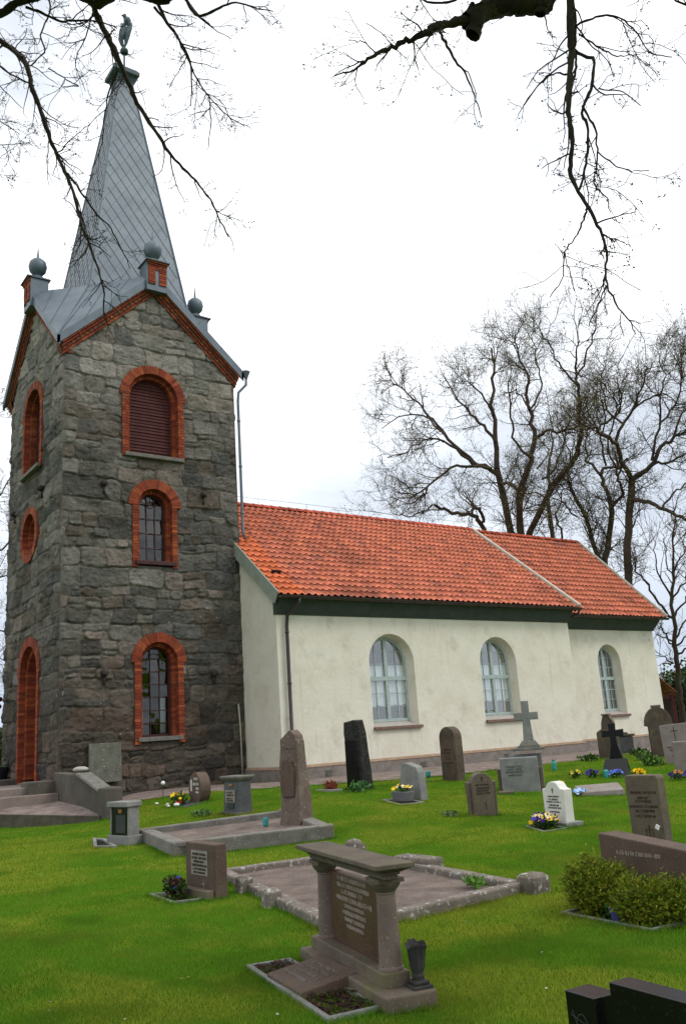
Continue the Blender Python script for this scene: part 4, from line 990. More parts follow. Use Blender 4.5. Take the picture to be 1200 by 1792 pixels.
def kerb_frame(name, label, P, w_, h, m, fill, fillz, group=None, cat='grave border', cap=None, base_loc=None):
    """low stone edging round a polygon, with what it holds"""
    cx_ = sum(p[0] for p in P)/len(P); cy_ = sum(p[1] for p in P)/len(P)
    t = thing(name, label, cat, (cx_, cy_, float(gz(cx_, cy_))), 0, group); O = (cx_, cy_, float(gz(cx_, cy_)))
    n = len(P)
    for i in range(n):
        a = Vector((*P[i], 0)); b = Vector((*P[(i+1) % n], 0)); d = (b-a).normalized(); nn_ = Vector((-d.y, d.x, 0))
        if nn_.dot(Vector((cx_, cy_, 0))-a) < 0: nn_ = -nn_
        mb = MB(); b2 = b-d*(w_+.003)
        za, zb_ = float(gz(a.x, a.y)), float(gz(b.x, b.y)); u = Vector((0, 0, 1))
        mb.hexa([a+u*(za-.12), b2+u*(zb_-.12), b2+nn_*w_+u*(zb_-.12), a+nn_*w_+u*(za-.12), a+u*(za+h), b2+u*(zb_+h), b2+nn_*w_+u*(zb_+h), a+nn_*w_+u*(za+h)])
        mb.build('kerb', m, t, O, bevel=min(.02, w_*.2))
    ins = [(p[0]+(cx_-p[0])*.02, p[1]+(cy_-p[1])*.02) for p in P]
    N = 10; V = []; F = []
    if n == 4:
        for i in range(N+1):
            for j in range(N+1):
                s, q = i/N, j/N
                x = (ins[0][0]*(1-s)+ins[1][0]*s)*(1-q)+(ins[3][0]*(1-s)+ins[2][0]*s)*q; y = (ins[0][1]*(1-s)+ins[1][1]*s)*(1-q)+(ins[3][1]*(1-s)+ins[2][1]*s)*q
                V.append((x, y, float(gz(x, y))+fillz+.02*(rng.random()-.5)))
        for i in range(N):
            for j in range(N): k = i*(N+1)+j; F.append((k, k+1, k+N+2, k+N+1))
        np_mesh('fill', V, F, fill, t, off=O, smooth=True)
    NOGRASS.append(P)
    return t
# 1 ---- the big monument with columns
mo = hs('grave_monument', 'brown granite monument with two columns and a moulded cornice, nearest the camera', 3.42, 5.06, -104, 'monument')
U0, U1 = -.72, .72
mb = MB(); mb.box((.05, .13, .035), (1.50, .32, .11)); mb.build('lower_plinth', M['g_brown'], mo, bevel=.012)
mb = MB(); mb.box((-.01, .125, .125), (1.28, .17, .085)); mb.build('upper_plinth', M['g_brown'], mo, bevel=.01)
UC = .02
mb = MB(); mb.box((UC, .155, .39), (.86, .07, .446)); mb.build('panel', M['g_panel'], mo, bevel=.006)
letters([(UC-.02, .585, .50, .026), (UC, .545, .58, .026), (UC-.03, .505, .36, .026), (UC, .462, .62, .03), (UC, .42, .34, .022), (UC, .38, .40, .026), (UC, .34, .34, .024), (UC, .30, .30, .022)], 'lettering', M['letter_pale'], mo, y=.1185, seed=3)
for s in (-1, 1):
    mb = MB(); cx_ = UC+s*.525
    mb.lathe([(.076, .168), (.076, .18), (.070, .19), (.056, .578), (.060, .584), (.060, .592)], (cx_, .125, 0), 24); mb.build('column', M['g_pink_d'], mo)
    mb = MB(); mb.lathe([(.060, .593), (.082, .62), (.094, .640), (.094, .648)], (cx_, .125, 0), 24); mb.box((cx_, .125, .661), (.19, .17, .024)); mb.build('capital', M['g_brown'], mo)
mb = MB()
def slabx(z0, z1, a0, a1): # tapered moulding
    hw = .675
    mb.hexa([(UC-hw-a0, .05-a0, z0), (UC+hw+a0, .05-a0, z0), (UC+hw+a0, .16+a0, z0), (UC-hw-a0, .16+a0, z0), (UC-hw-a1, .05-a1, z1), (UC+hw+a1, .05-a1, z1), (UC+hw+a1, .16+a1, z1), (UC-hw-a1, .16+a1, z1)])
slabx(.674, .70, -.01, -.01); slabx(.7005, .716, .0, .005); slabx(.7165, .740, .012, .06); slabx(.7405, .768, .07, .07)
mb.build('cornice', M['g_brown'], mo, bevel=.005)
bed = kerb_frame('grave_bed', 'soil bed with thin grey kerb and leaf litter at the foot of the columned monument', [(3.19, 5.86), (2.90, 4.44), (3.27, 4.38), (3.50, 5.78)], .035, .03, M['g_grey'], M['soil'], .0)
mb = MB(); r_ = random.Random(4)
for i in range(900):
    s, q = r_.random(), r_.random()
    x = (3.22*(1-s)+2.95*s)*(1-q)+(3.47*(1-s)+3.25*s)*q; y = (5.82*(1-s)+4.47*s)*(1-q)+(5.75*(1-s)+4.42*s)*q
    a = r_.uniform(0, 6.28); d = Vector((math.cos(a), math.sin(a), r_.uniform(-.5, .6)))*.016; e = Vector((-math.sin(a), math.cos(a), r_.uniform(-.5, .5)))*.009; p = Vector((x, y, r_.uniform(.008, .04)))
    c = r_.choice([s2l(70, 44, 32), s2l(52, 34, 28), s2l(92, 62, 46), s2l(40, 30, 26)]); mb.add([p-d, p+e, p+d, p-e], [(0, 1, 2, 3)], c)
lit = mb.build('leaf_litter', M['bark_mulch'], bed, tuple(bed.location)); lit['kind'] = 'stuff'
pq = thing('name_slab', 'flat reddish granite name slab lying in the bed of the columned monument', 'grave slab', (3.27, 5.15, .0), R(-99.6), 'grave slabs')
mb = MB(); mb.hexa([(-.29, -.20, -.03), (.29, -.20, -.03), (.29, .20, -.03), (-.29, .20, -.03), (-.285, -.195, .05), (.285, -.195, .05), (.285, .195, .10), (-.285, .195, .10)]); mb.build('slab', M['g_red'], pq, bevel=.008)
mb = MB(); r_ = random.Random(9)
for row in range(4):
    for i in range(16):
        u = -.17+i*.022; v = .10-row*.065
        if r_.random() < .8: mb.box((u, v, .076+(v)*.125), (.005, .026, .012))
        if r_.random() < .5: mb.box((u+.007, v+r_.uniform(-.01, .01), .076+v*.125), (.013, .005, .0125))
mb.build('lettering', M['g_pink'], pq)
ur = thing('stone_urn', 'broken dark fluted vase on a square foot beside the columned monument', 'vase', (3.47, 4.33, .05), R(-104))
mb = MB(); mb.box((0, 0, .03), (.20, .17, .10)); mb.box((0, 0, .095), (.15, .13, .03)); mb.build('foot', M['urn'], ur, bevel=.008)
mb = MB(); n = 20; vs = []
prof = [(.045, .11), (.052, .14), (.045, .16), (.055, .20), (.070, .33), (.085, .40)]
for k, (r0, z0) in enumerate(prof):
    for i in range(n):
        a = 2*math.pi*i/n; rr = r0*(1+(.09 if i % 2 else -.05)*(k > 2)); vs.append((rr*math.cos(a), rr*math.sin(a), z0-(.03*rng.random()+.035*max(0, math.sin(a*1.5)) if k == 5 else 0)))
for i in range(n):
    a = 2*math.pi*i/n; vs.append((.062*math.cos(a), .062*math.sin(a), .34))
for i in range(n):
    a = 2*math.pi*i/n; vs.append((.04*math.cos(a), .04*math.sin(a), .18))
mb.add(vs, [(k*n+i, k*n+(i+1) % n, (k+1)*n+(i+1) % n, (k+1)*n+i) for k in range(7) for i in range(n)]+[tuple(7*n+i for i in range(n))]); mb.build('bowl', M['urn'], ur)
# 2 ---- the large plot behind it
PC = [(5.08, 9.98), (6.86, 9.62), (6.38, 6.2), (4.12, 6.12)]
pl = kerb_frame('grave_plot', 'large gravel grave plot with white-lichened kerb behind the columned monument', PC, .14, .09, M['g_kerb'], M['plot_gravel'], .03, cat='grave plot', group='kerbed grave plots')
PO = tuple(pl.location)
def blockat(x, y, sx, sy, h, m, name, par, O, rz=0, dome=0):
    mb = MB(); z = float(gz(x, y)); mb.box((x, y, z+h/2-.05), (sx, sy, h+.1), Matrix.Rotation(rz, 3, 'Z'))
    if dome: mb.sphere((x, y, z+h-.02), sx*.62, 12, 8, (1, sy/sx, dome))
    return mb.build(name, m, par, O, bevel=.03)
blockat(6.66, 8.15, .24, .62, .15, M['g_kerb'], 'end_block', pl, PO)
mb = MB(); x, y = 6.40, 6.18; z = float(gz(x, y))
vs = []
for k, (zz, q) in enumerate(((-.1, 1), (.09, 1), (.135, .93), (.158, .72), (.164, .2))):
    for i in range(16): a = 2*math.pi*i/16; vs.append((x+.135*q*math.copysign(abs(math.cos(a))**.6, math.cos(a)), y+.135*q*math.copysign(abs(math.sin(a))**.6, math.sin(a)), z+zz))
mb.add(vs, [(k*16+i, k*16+(i+1) % 16, (k+1)*16+(i+1) % 16, (k+1)*16+i) for k in range(4) for i in range(16)]+[tuple(64+i for i in range(16))]); mb.build('end_block', M['g_kerb'], pl, PO, bevel=0)
mb = MB(); x, y = 6.82, 9.60; mb.box((x, y, .06), (.22, .22, .24)); mb.sphere((x, y, .19), .11, 12, 8, (1, 1, .55)); mb.build('corner_ball', M['g_kerb'], pl, PO)
for x, y in ((4.76, 8.72), (4.50, 7.72)):
    mb = MB(); mb.box((x, y, .05), (.16, .2, .2), Matrix.Rotation(R(-15), 3, 'Z')); mb.sphere((x, y, .14), .08, 10, 6, (1, 1, .4)); mb.build('gate_block', M['g_kerb'], pl, PO, bevel=.02)
tag(plant('weed', 'bright green weed growing in the gravel by the lichened kerb', 6.10, 6.65, (.12, .16, .05), 130, .05, [(.10, .24, .03), (.13, .28, .04)], 12, z=.05), 'bright green weed growing in the gravel by the lichened kerb', 'weed')
# 3 ---- raised plot with the obelisk
PD = [(6.22, 15.1), (8.30, 13.35), (7.66, 11.25), (5.62, 12.40)]
pd = kerb_frame('grave_plot', 'raised gravel grave plot with thick grey kerb around the tall rough obelisk', PD, .22, .20, M['g_kerb2'], M['plot_gravel'], .13, cat='grave plot', group='kerbed grave plots')
PO = tuple(pd.location); blockat(8.18, 13.28, .3, .34, .24, M['g_kerb2'], 'corner_block', pd, PO, .5); 
obx, oby = 7.62, 12.42
ob = hs('obelisk_stone', 'tall rough reddish-grey standing stone in the raised grave plot', obx, oby, -78)
rough_prism('stone', M['g_obel'], ob, [(-.1, .225, -.02, .31, 0), (.25, .22, 0, .30, 0), (.55, .215, .02, .29, 0), (.9, .21, .03, .28, -.005), (1.25, .20, .05, .26, -.01), (1.42, .19, .06, .25, 0)], 8, .018, 3)
mb = MB(); mb.prism([(-.20, 1.28), (.19, 1.28), (.15, 1.50), (.04, 1.585), (-.10, 1.50), (-.20, 1.44)], .055, .25); mb.build('pointed_top', M['g_obel'], ob, bevel=.02)
mb = MB(); mb.prism([(-.15, .55), (.13, .55), (.14, .95), (.08, 1.1), (-.02, 1.15), (-.11, 1.09), (-.16, .95)], -.002, .06); mb.build('worn_panel', M['g_red'], ob, bevel=.015)
lp = thing('grave_lamp', 'small turquoise grave lamp beside the rough obelisk', 'lamp', (7.38, 12.75, float(gz(7.38, 12.75))+.14), 0, 'turquoise grave ornaments')
mb = MB(); mb.lathe([(.035, 0), (.045, .03), (.045, .11), (.03, .14)], (0, 0, 0), 10); mb.build('body', M['turq'], lp)
# 4 ---- red-brown low headstone in front of the plots
f = hs('headstone', 'low red-brown granite headstone with pale name plate, a dark leafy bush at its foot', 4.345, 8.9, -89)
pr([(-.33, -.1), (.33, -.1), (.33, .525), (-.33, .525)], .14, 'stone', M['g_red'], f)
mb = MB(); mb.box((-.005, -.002, .33), (.36, .012, .24)); mb.build('name_plate', M['plaque'], f)
letters([(0, .415, .30, .024), (0, .378, .32, .024), (0, .342, .26, .022), (0, .306, .32, .024), (0, .27, .30, .024), (0, .236, .26, .02)], 'lettering', M['letter_dark'], f, y=-.0095, seed=8)
mb = MB(); gl(mb, .08, .105, .007, .13); gl(mb, .075, .13, .07, .007); mb.build('cut_cross', M['letter_pale'], f)
mb = MB(); mb.box((0, -.05, .03), (.62, .09, .12)); mb.build('foot_slab', M['g_brown'], f, bevel=.01)
kerb_frame('grave_bed', 'small soil bed with thin kerb below the low red-brown headstone', [(4.03, 9.50), (3.96, 8.76), (4.28, 8.66), (4.29, 9.30)], .03, .025, M['g_grey'], M['soil'], .0)
t = plant('leafy_shrub', 'small shrub with dark red and green leaves before the low red-brown headstone', 4.12, 9.02, (.12, .2, .14), 420, .05, [(.035, .09, .012), (.05, .12, .02), (.05, .012, .012), (.07, .02, .018), (.02, .05, .012)], 21, flowers=[s2l(60, 60, 170)], nfl=3, fr=.02, cat='shrub')
# 5 ---- grey pillar with dark panel, left
gp = hs('headstone', 'grey granite headstone with flat cap and dark recessed panel, nearest the entrance steps', 5.78, 14.88, -79)
mb = MB(); mb.box((0, .16, .05), (1.02, .36, .22)); mb.build('base', M['g_grey'], gp, bevel=.012)
mb = MB(); mb.box((-.405, .16, .385), (.06, .26, .45)); mb.box((.405, .16, .385), (.06, .26, .45)); mb.box((0, .18, .385), (.749, .22, .449)); mb.build('stone', M['g_grey'], gp, bevel=.008)
mb = MB(); mb.box((0, .06, .385), (.748, .02, .445)); mb.build('panel', M['g_black'], gp)
mb = MB(); mb.box((.04, .047, .34), (.44, .012, .28)); mb.build('name_plate', M['plaque_d'], gp)
letters([(.02, .43, .28, .03), (.02, .38, .30, .03), (.02, .33, .24, .03), (.02, .28, .28, .03), (.02, .23, .22, .03)], 'lettering', M['letter_grey'], gp, y=.040, seed=10)
mb = MB(); mb.prism([(-.09, .545), (-.02, .50), (.02, .53), (.06, .50), (.11, .555), (.06, .58), (.0, .565), (-.05, .585)], .04, .06); mb.build('gilt_emblem', M['gold'], gp)
mb = MB(); mb.box((0, .15, .655), (.96, .38, .085)); mb.build('cap', M['g_grey'], gp, bevel=.012)
kerb_frame('grave_bed', 'brown soil bed with grey kerb in front of the grey capped headstone', [(5.86, 16.3), (5.36, 14.86), (5.62, 14.5), (5.95, 15.9)], .06, .05, M['g_grey'], M['bark_mulch'], .02)
# 6 ---- disc headstone
di = hs('headstone', 'round dark red disc-shaped headstone with white lettering against the tower gravel', 8.80, 18.2, -93)
mb = MB(); n = 36; P = [(.335*math.cos(2*math.pi*i/n), .29+.345*math.sin(2*math.pi*i/n)) for i in range(n)]; mb.prism(P, 0, .24); mb.build('stone', M['g_red'], di, bevel=.012)
letters([(.08, .50, .20, .055), (.02, .39, .18, .06), (.17, .39, .12, .05), (.15, .30, .16, .05), (.15, .22, .16, .04)], 'lettering', M['letter_white'], di, y=-.003, seed=13, d=.008)
mb = MB(); gl(mb, -.17, .36, .07, .24, -.003, .008); mb.build('white_emblem', M['letter_white'], di)
bd = kerb_frame('grave_bed', 'dark slate bed in front of the round red headstone', [(8.50, 18.9), (8.36, 17.9), (8.86, 17.75), (8.98, 18.75)], .04, .02, M['g_grey_d'], M['g_grey_d'], .012)
plant('flower_tuft', 'tuft of yellow flowers in front of the round red headstone', 8.55, 18.45, (.2, .3, .16), 260, .07, GREENS, 31, flowers=[s2l(225, 180, 40), s2l(235, 195, 60)], nfl=26, cat='flowers')
plant('flower_pot_plant', 'small red flowers below the yellow tuft at the round headstone', 8.47, 18.25, (.09, .12, .06), 60, .04, GREENS, 32, flowers=[s2l(170, 40, 30)], nfl=8, cat='flowers')
for i, (px_, py_, s_, lab) in enumerate(((8.40, 18.72, .05, 'second largest white rounded stone in the slate bed of the round red headstone'), (8.40, 18.25, .075, 'largest white rounded stone in the slate bed of the round red headstone'), (8.30, 18.45, .04, 'small white stone at the front edge of the slate bed'), (8.42, 19.35, .045, 'white stone lying apart on the grass left of the slate bed'))):
    mb = MB(); mb.sphere((0, 0, s_*.3), s_, 10, 7, (.8, 1.2, .55)); o = mb.build('white_stone', M['white'], None, smooth=True); o.location = (px_, py_, float(gz(px_, py_))+.03); tag(o, lab, 'stone', 'white stones by the round headstone')
sb = thing('garden_ball', 'white ball on a thin stick by the tower foot, left of the round headstone', 'ornament', (9.0, 20.3, float(gz(9.0, 20.3))))
mb = MB(); mb.tube([(0, 0, 0), (.0, .0, .32)], .008, 5); mb.build('stick', M['iron'], sb)
mb = MB(); mb.sphere((0, 0, .36), .05, 12, 8); mb.build('ball', M['white'], sb, smooth=True)
# 7 ---- dark pillar with wide cap
ip = hs('headstone', 'dark grey pillar headstone with wide mossy cap and pale name plate', 8.28, 15.58, -89)
mb = MB(); mb.box((0, .16, .0), (.68, .42, .10)); mb.build('base', M['g_grey_d'], ip, bevel=.01)
mb = MB(); mb.hexa([(-.30, 0, .04), (.30, 0, .04), (.30, .30, .04), (-.30, .30, .04), (-.285, .02, .60), (.285, .02, .60), (.285, .28, .60), (-.285, .28, .60)]); mb.build('stone', M['g_grey_d'], ip, bevel=.015)
mb = MB(); mb.hexa([(-.29, .01, .60), (.29, .01, .60), (.29, .29, .60), (-.29, .29, .60), (-.34, -.05, .66), (.34, -.05, .66), (.34, .35, .66), (-.34, .35, .66)]); mb.box((0, .15, .68), (.68, .40, .04)); mb.build('cap', M['sill'], ip, bevel=.01)
mb = MB(); mb.box((0, -.004, .33), (.34, .03, .22)); mb.build('name_plate', M['plaque'], ip)
mb = MB(); mb.box((0, .0, .15), (.24, .03, .08)); mb.build('lower_plate', M['plaque_d'], ip)
letters([(0, .40, .26, .035), (0, .35, .28, .035), (0, .29, .24, .035), (0, .25, .26, .03)], 'lettering', M['letter_dark'], ip, y=-.021, seed=15)
mb = MB(); mb.prism([(-.07, .515), (.07, .515), (.06, .54), (.0, .565), (-.06, .54)], -.002, .03); mb.build('gilt_emblem', M['gold'], ip)
plant('low_plant', 'pale green low plant left of the dark pillar headstone', 8.05, 16.35, (.22, .42, .06), 200, .06, [(.10, .18, .05), (.13, .22, .07)], 35)
# 8 ---- tall black stone
jb = hs('headstone', 'tall rough black standing stone with polished lower panel by the nave wall', 11.69, 16.28, -94)
rough_prism('stone', M['g_black_r'], jb, [(-.1, .285, -.01, .30, 0), (.4, .275, 0, .28, 0), (.8, .265, 0, .26, -.01), (1.2, .25, 0, .235, -.02), (1.46, .235, 0, .215, -.03)], 10, .022, 6)
mb = MB(); mb.box((-.02, -.02, .53), (.44, .03, 1.02)); mb.build('polished_panel', M['g_black'], jb, bevel=.004)
plant('heather', 'clump of rust-red heather at the foot of the tall black stone', 11.30, 16.62, (.16, .24, .13), 420, .05, [s2l(150, 74, 50), s2l(120, 58, 42), s2l(170, 96, 66)], 41, cat='plant')
plant('green_tuft', 'loose green tuft right of the tall black stone', 11.45, 15.80, (.2, .3, .13), 160, .09, [(.06, .16, .04), (.09, .2, .06)], 42)
mb = MB(); mb.box((0, 0, .01), (.30, .62, .05)); o = mb.build('paving_slab', M['g_grey'], None, bevel=.008); o.location = (11.25, 16.62, float(gz(11.25, 16.62))); tag(o, 'thin grey slab under the rust-red heather', 'slab')
# 9 ---- grey natural stone with pansies
ks = hs('headstone', 'grey split-faced headstone with slanting top and a planter of pansies before it', 10.99, 13.52, -94)
pr([(-.34, -.1), (.34, -.1), (.335, .20), (.29, .50), (.24, .60), (-.10, .68), (-.22, .66), (-.26, .52), (-.345, .22)], .17, 'stone', M['g_grey'], ks, bevel=.02)
kerb_frame('grave_bed', 'flat grey grave surround with soil below the slanting grey headstone', [(10.55, 13.85), (10.25, 12.92), (10.78, 12.85), (10.95, 13.75)], .05, .03, M['g_grey'], M['soil'], .01)
pt = thing('planter', 'grey rectangular planter with yellow and white pansies on the grave surround', 'planter', (10.66, 13.33, float(gz(10.66, 13.33))+.02), R(-94))
mb = MB(); mb.hexa([(-.22, -.08, 0), (.22, -.08, 0), (.22, .08, 0), (-.22, .08, 0), (-.26, -.10, .17), (.26, -.10, .17), (.26, .10, .17), (-.26, .10, .17)]); mb.build('box', M['pot_grey'], pt, bevel=.01)
pz = plant('pansies', 'yellow and white pansies filling the grey planter', 10.66, 13.33, (.13, .27, .08), 150, .05, GREENS, 51, flowers=[PAN[0], PAN[2], PAN[5]], nfl=16, cat='flowers', z=.17, fr=.05, group='pansies on the graves')
# 10 --- round-topped brown slab
lb = hs('headstone', 'tall round-topped brown headstone with darker oval panel by the nave wall', 14.04, 15.78, -86)
pr(round_top(.50, 1.22, .25), .26, 'stone', M['g_brown_d'], lb, bevel=.025)
pr([(x, z) for x, z in round_top(.34, .92, .17)][2:]+[(-.17, .42), (.17, .42)], .02, 'panel', M['g_red'], lb, y0=-.012, bevel=.004)
letters([(0, .70, .22, .04), (0, .63, .24, .04), (0, .56, .20, .04), (0, .50, .16, .03)], 'lettering', M['letter_dark'], lb, y=-.014, seed=18)
lp = thing('grave_lamp', 'turquoise grave vase in the grass left of the round-topped brown headstone', 'vase', (13.75, 16.2, float(gz(13.75, 16.2))), 0, 'turquoise grave ornaments')
mb = MB(); mb.tube([(0, 0, -.05), (0, 0, .10)], .012, 6); mb.lathe([(.03, .10), (.06, .14), (.06, .22), (.045, .24)], (0, 0, 0), 10); mb.build('body', M['turq'], lp)
# 11 --- short stone with raised arched tablet
ms = hs('headstone', 'short brown stone with raised arched tablet, standing alone on the lawn', 10.17, 10.68, -32)
pr([(-.20, -.1), (.22, -.1), (.235, .52), (-.225, .52)], .28, 'stone', M['g_brown'], ms, y0=.05, bevel=.015)
pr(round_top(.34, .66, .14, x0=-.005), .30, 'tablet', M['g_brown'], ms, y0=-.01, bevel=.012)
letters([(0, .48, .22, .022), (0, .43, .24, .022), (0, .39, .20, .02), (0, .35, .22, .02)], 'lettering', M['letter_dark'], ms, y=-.012, seed=20)
mb = MB(); gl(mb, 0, .565, .012, .09, -.012); gl(mb, 0, .575, .05, .012, -.012); gl(mb, .03, .16, .012, .12, -.012); mb.build('cut_cross', M['letter_dark'], ms)
plant('low_plant', 'pale low plant at the foot of the short arched stone', 9.85, 11.15, (.16, .18, .05), 120, .045, [(.13, .19, .07), (.16, .2, .09)], 55)
# 12 --- tall cross on a pedestal
cr_ = hs('cross_monument', 'tall pale grey stone cross on a bulky stepped pedestal', 13.15, 12.72, -44, 'monument')
mb = MB(); mb.box((.0, .20, .27), (.74, .34, .76)); mb.build('pedestal', M['g_grey'], cr_, bevel=.02)
mb = MB(); mb.prism([(-.43, -.1), (-.372, -.1), (-.372, .44), (-.44, .44)], .12, .36); mb.build('side_wing', M['g_brown'], cr_, bevel=.015); mb = MB(); mb.prism([(.372, -.1), (.46, -.1), (.45, .45), (.372, .45)], .10, .36); mb.build('side_wing', M['g_brown'], cr_, bevel=.015)
mb = MB(); mb.box((.16, .49, .27), (.64, .24, .84)); mb.build('rear_block', M['g_grey'], cr_, bevel=.015)
mb = MB(); mb.box((.24, .44, .79), (.62, .42, .05)); mb.box((.25, .44, .83), (.44, .34, .05)); mb.hexa([(.06, .28, .856), (.46, .28, .856), (.46, .60, .856), (.06, .60, .856), (.14, .34, .96), (.38, .34, .96), (.38, .54, .96), (.14, .54, .96)]); mb.build('stepped_base', M['sill'], cr_, bevel=.01)
mb = MB(); cxx = .26
mb.prism([(cxx-.10, .962), (cxx+.10, .962), (cxx+.075, 1.36), (cxx+.24, 1.36), (cxx+.24, 1.51), (cxx+.075, 1.51), (cxx+.075, 1.74), (cxx-.075, 1.74), (cxx-.075, 1.51), (cxx-.24, 1.51), (cxx-.24, 1.36), (cxx-.075, 1.36)], .38, .50); mb.build('cross', M['g_grey'], cr_, bevel=.01)
letters([(-.1, .48, .34, .03), (-.1, .43, .30, .03), (-.1, .38, .34, .03), (-.1, .32, .26, .03)], 'lettering', M['letter_grey'], cr_, y=.027, seed=22)
mb = MB(); mb.box((-.3, -.35, .02), (.30, .24, .07)); mb.build('foot_stone', M['g_brown'], cr_, bevel=.015)
plant('pansies', 'few dark stalks and a yellow pansy right of the cross pedestal', 14.05, 12.55, (.12, .16, .06), 60, .05, GREENS, 57, flowers=[PAN[0], PAN[4]], nfl=6, cat='flowers', group='pansies on the graves', fr=.06)
# 13 --- white marble
wm = hs('headstone', 'white marble headstone with curved top and faded lettering', 9.97, 9.07, -97)
mb = MB(); mb.box((.02, .10, .01), (.56, .32, .10)); mb.build('base', M['g_grey'], wm, bevel=.01)
P = [(-.215, .05), (.215, .05), (.225, .50), (.15, .515)]+[(.13*math.cos(math.pi*i/10), .52+.085*math.sin(math.pi*i/10)) for i in range(1, 10)]+[(-.15, .515), (-.225, .50)]
pr(P, .16, 'stone', M['g_white'], wm, y0=.02, bevel=.012)
letters([(0, .40, .26, .02), (0, .36, .20, .024), (0, .325, .30, .018), (0, .28, .20, .024), (0, .245, .30, .018), (0, .19, .22, .018)], 'lettering', M['letter_grey'], wm, y=.017, seed=25)
mb = MB(); gl(mb, 0, .48, .012, .08, .018); gl(mb, 0, .49, .05, .01, .018); mb.build('cut_cross', M['letter_grey'], wm)
kerb_frame('grave_bed', 'pansy bed with thin stone kerb below the white marble headstone', [(9.63, 9.34), (9.39, 8.76), (9.80, 8.70), (9.98, 9.22)], .03, .025, M['g_grey'], M['soil'], .0)
plant('pansies', 'bed of purple and yellow pansies below the white marble headstone', 9.70, 9.03, (.17, .26, .11), 420, .05, GREENS[:3], 61, flowers=PAN, nfl=44, cat='flowers', group='pansies on the graves', fr=.045)
# 14 --- black cross on wedge
bc_ = hs('cross_monument', 'black polished cross rising from a wedge-shaped black block', 16.56, 13.12, -58, 'monument')
mb = MB(); mb.hexa([(-.34, -.04, -.05), (.30, -.04, -.05), (.30, .52, -.05), (-.34, .52, -.05), (-.22, .22, .38), (.24, .22, .38), (.24, .46, .38), (-.22, .46, .38)]); mb.build('block', M['g_black'], bc_, bevel=.008)
mb = MB(); mb.prism([(-.13, .38), (.17, .38), (.09, .70), (.08, .86), (.25, .85), (.25, 1.02), (.08, 1.0), (.09, 1.16), (-.07, 1.16), (-.06, 1.0), (-.23, 1.02), (-.23, .85), (-.06, .86), (-.06, .70)], .27, .40); mb.build('cross', M['g_black'], bc_, bevel=.01)
for i, (x, y, col, lab, r0) in enumerate(((16.05, 13.35, [PAN[1], PAN[3]], 'purple pansies left before the black cross', .15), (16.35, 12.95, [s2l(90, 130, 210), PAN[3]], 'blue pansies in the middle before the black cross', .15), (16.58, 12.55, [s2l(240, 190, 20)], 'bright yellow pansies right before the black cross', .16), (15.8, 13.6, [s2l(190, 180, 60), PAN[5]], 'sparse yellowish plant at the left end of the row before the black cross', .14))):
    plant('pansies', lab, x, y, (r0, r0, .10), 110, .06, GREENS, 70+i, flowers=col, nfl=18, cat='flowers', group='pansies on the graves', fr=.045)
lp = thing('grave_lamp', 'green grave lantern among the pansies below the black cross', 'lamp', (16.2, 13.1, float(gz(16.2, 13.1))), 0)
mb = MB(); mb.lathe([(.05, 0), (.06, .04), (.06, .15), (.035, .18)], (0, 0, 0), 10); mb.build('body', M['turq'], lp)
lp = thing('grave_lamp', 'turquoise vase standing by the chancel plinth, left of the black cross', 'vase', (17.3, 15.55, float(gz(17.3, 15.55))), 0, 'turquoise grave ornaments')
mb = MB(); mb.lathe([(.05, 0), (.06, .05), (.06, .18), (.04, .23), (.05, .26)], (0, 0, 0), 10); mb.build('body', M['turq'], lp)
# 15 --- group at the far right
q_ = hs('headstone', 'stepped gable-topped brown headstone just behind the black cross', 21.45, 17.1, -64)
pr([(-.52, -.1), (.44, -.1), (.44, .74), (.26, .84), (.24, 1.0), (.16, 1.16), (.12, 1.22), (-.12, 1.22), (-.16, 1.16), (-.24, 1.0), (-.26, .84), (-.52, .74)], .3, 'stone', M['g_brown_d'], q_, bevel=.02)
mb = MB(); mb.box((.0, .13, 1.235), (.34, .40, .05)); mb.hexa([(.13, -.02, 1.19), (.16, -.02, 1.21), (.16, .32, 1.21), (.13, .32, 1.19), (.30, -.02, .99), (.33, -.02, 1.01), (.33, .32, 1.01), (.30, .32, .99)]); mb.build('coping', M['g_brown'], q_, bevel=.01)
rp = hs('headstone', 'square dark grey pedestal stone right of the black cross', 23.1, 17.7, -45)
mb = MB(); mb.box((-.1, .2, .22), (.55, .45, .64)); mb.build('stone', M['g_grey_d'], rp, bevel=.02)
mb = MB(); mb.hexa([(-.42, -.05, .545), (.22, -.05, .545), (.22, .46, .545), (-.42, .46, .545), (-.44, -.08, .61), (.24, -.08, .61), (.24, .5, .61), (-.44, .5, .61)]); mb.box((-.1, .2, .64), (.3, .3, .05)); mb.build('cap', M['g_brown'], rp, bevel=.015)
s_ = hs('headstone', 'large rounded-top brown headstone with shouldered arch, near the chancel corner', 22.05, 15.75, -48)
P = [(-.38, -.1), (.42, -.1), (.42, .86), (.52, .88)]+[(.50*math.cos(math.pi*i/16), .93+.46*math.sin(math.pi*i/16)) for i in range(17)]+[(-.52, .88), (-.38, .86)]
pr(P, .42, 'stone', M['g_brown_d'], s_, bevel=.02)
mb = MB(); mb.box((0, .2, 1.41), (.34, .40, .07)); mb.build('finial_block', M['g_brown'], s_, bevel=.015)
t_ = hs('headstone', 'leaning pinkish-grey headstone with thin cut cross, overlapping the big rounded one', 20.15, 13.9, -62)
t_.rotation_euler = (R(-4), R(-3), R(-62))
pr([(-.44, -.15), (.44, -.15), (.43, .96), (.40, .99), (-.40, .99), (-.43, .96)], .16, 'stone', M['g_pink'], t_, bevel=.015)
mb = MB(); gl(mb, -.03, .73, .022, .40); gl(mb, -.03, .82, .20, .022); mb.build('cut_cross', M['letter_dark'], t_)
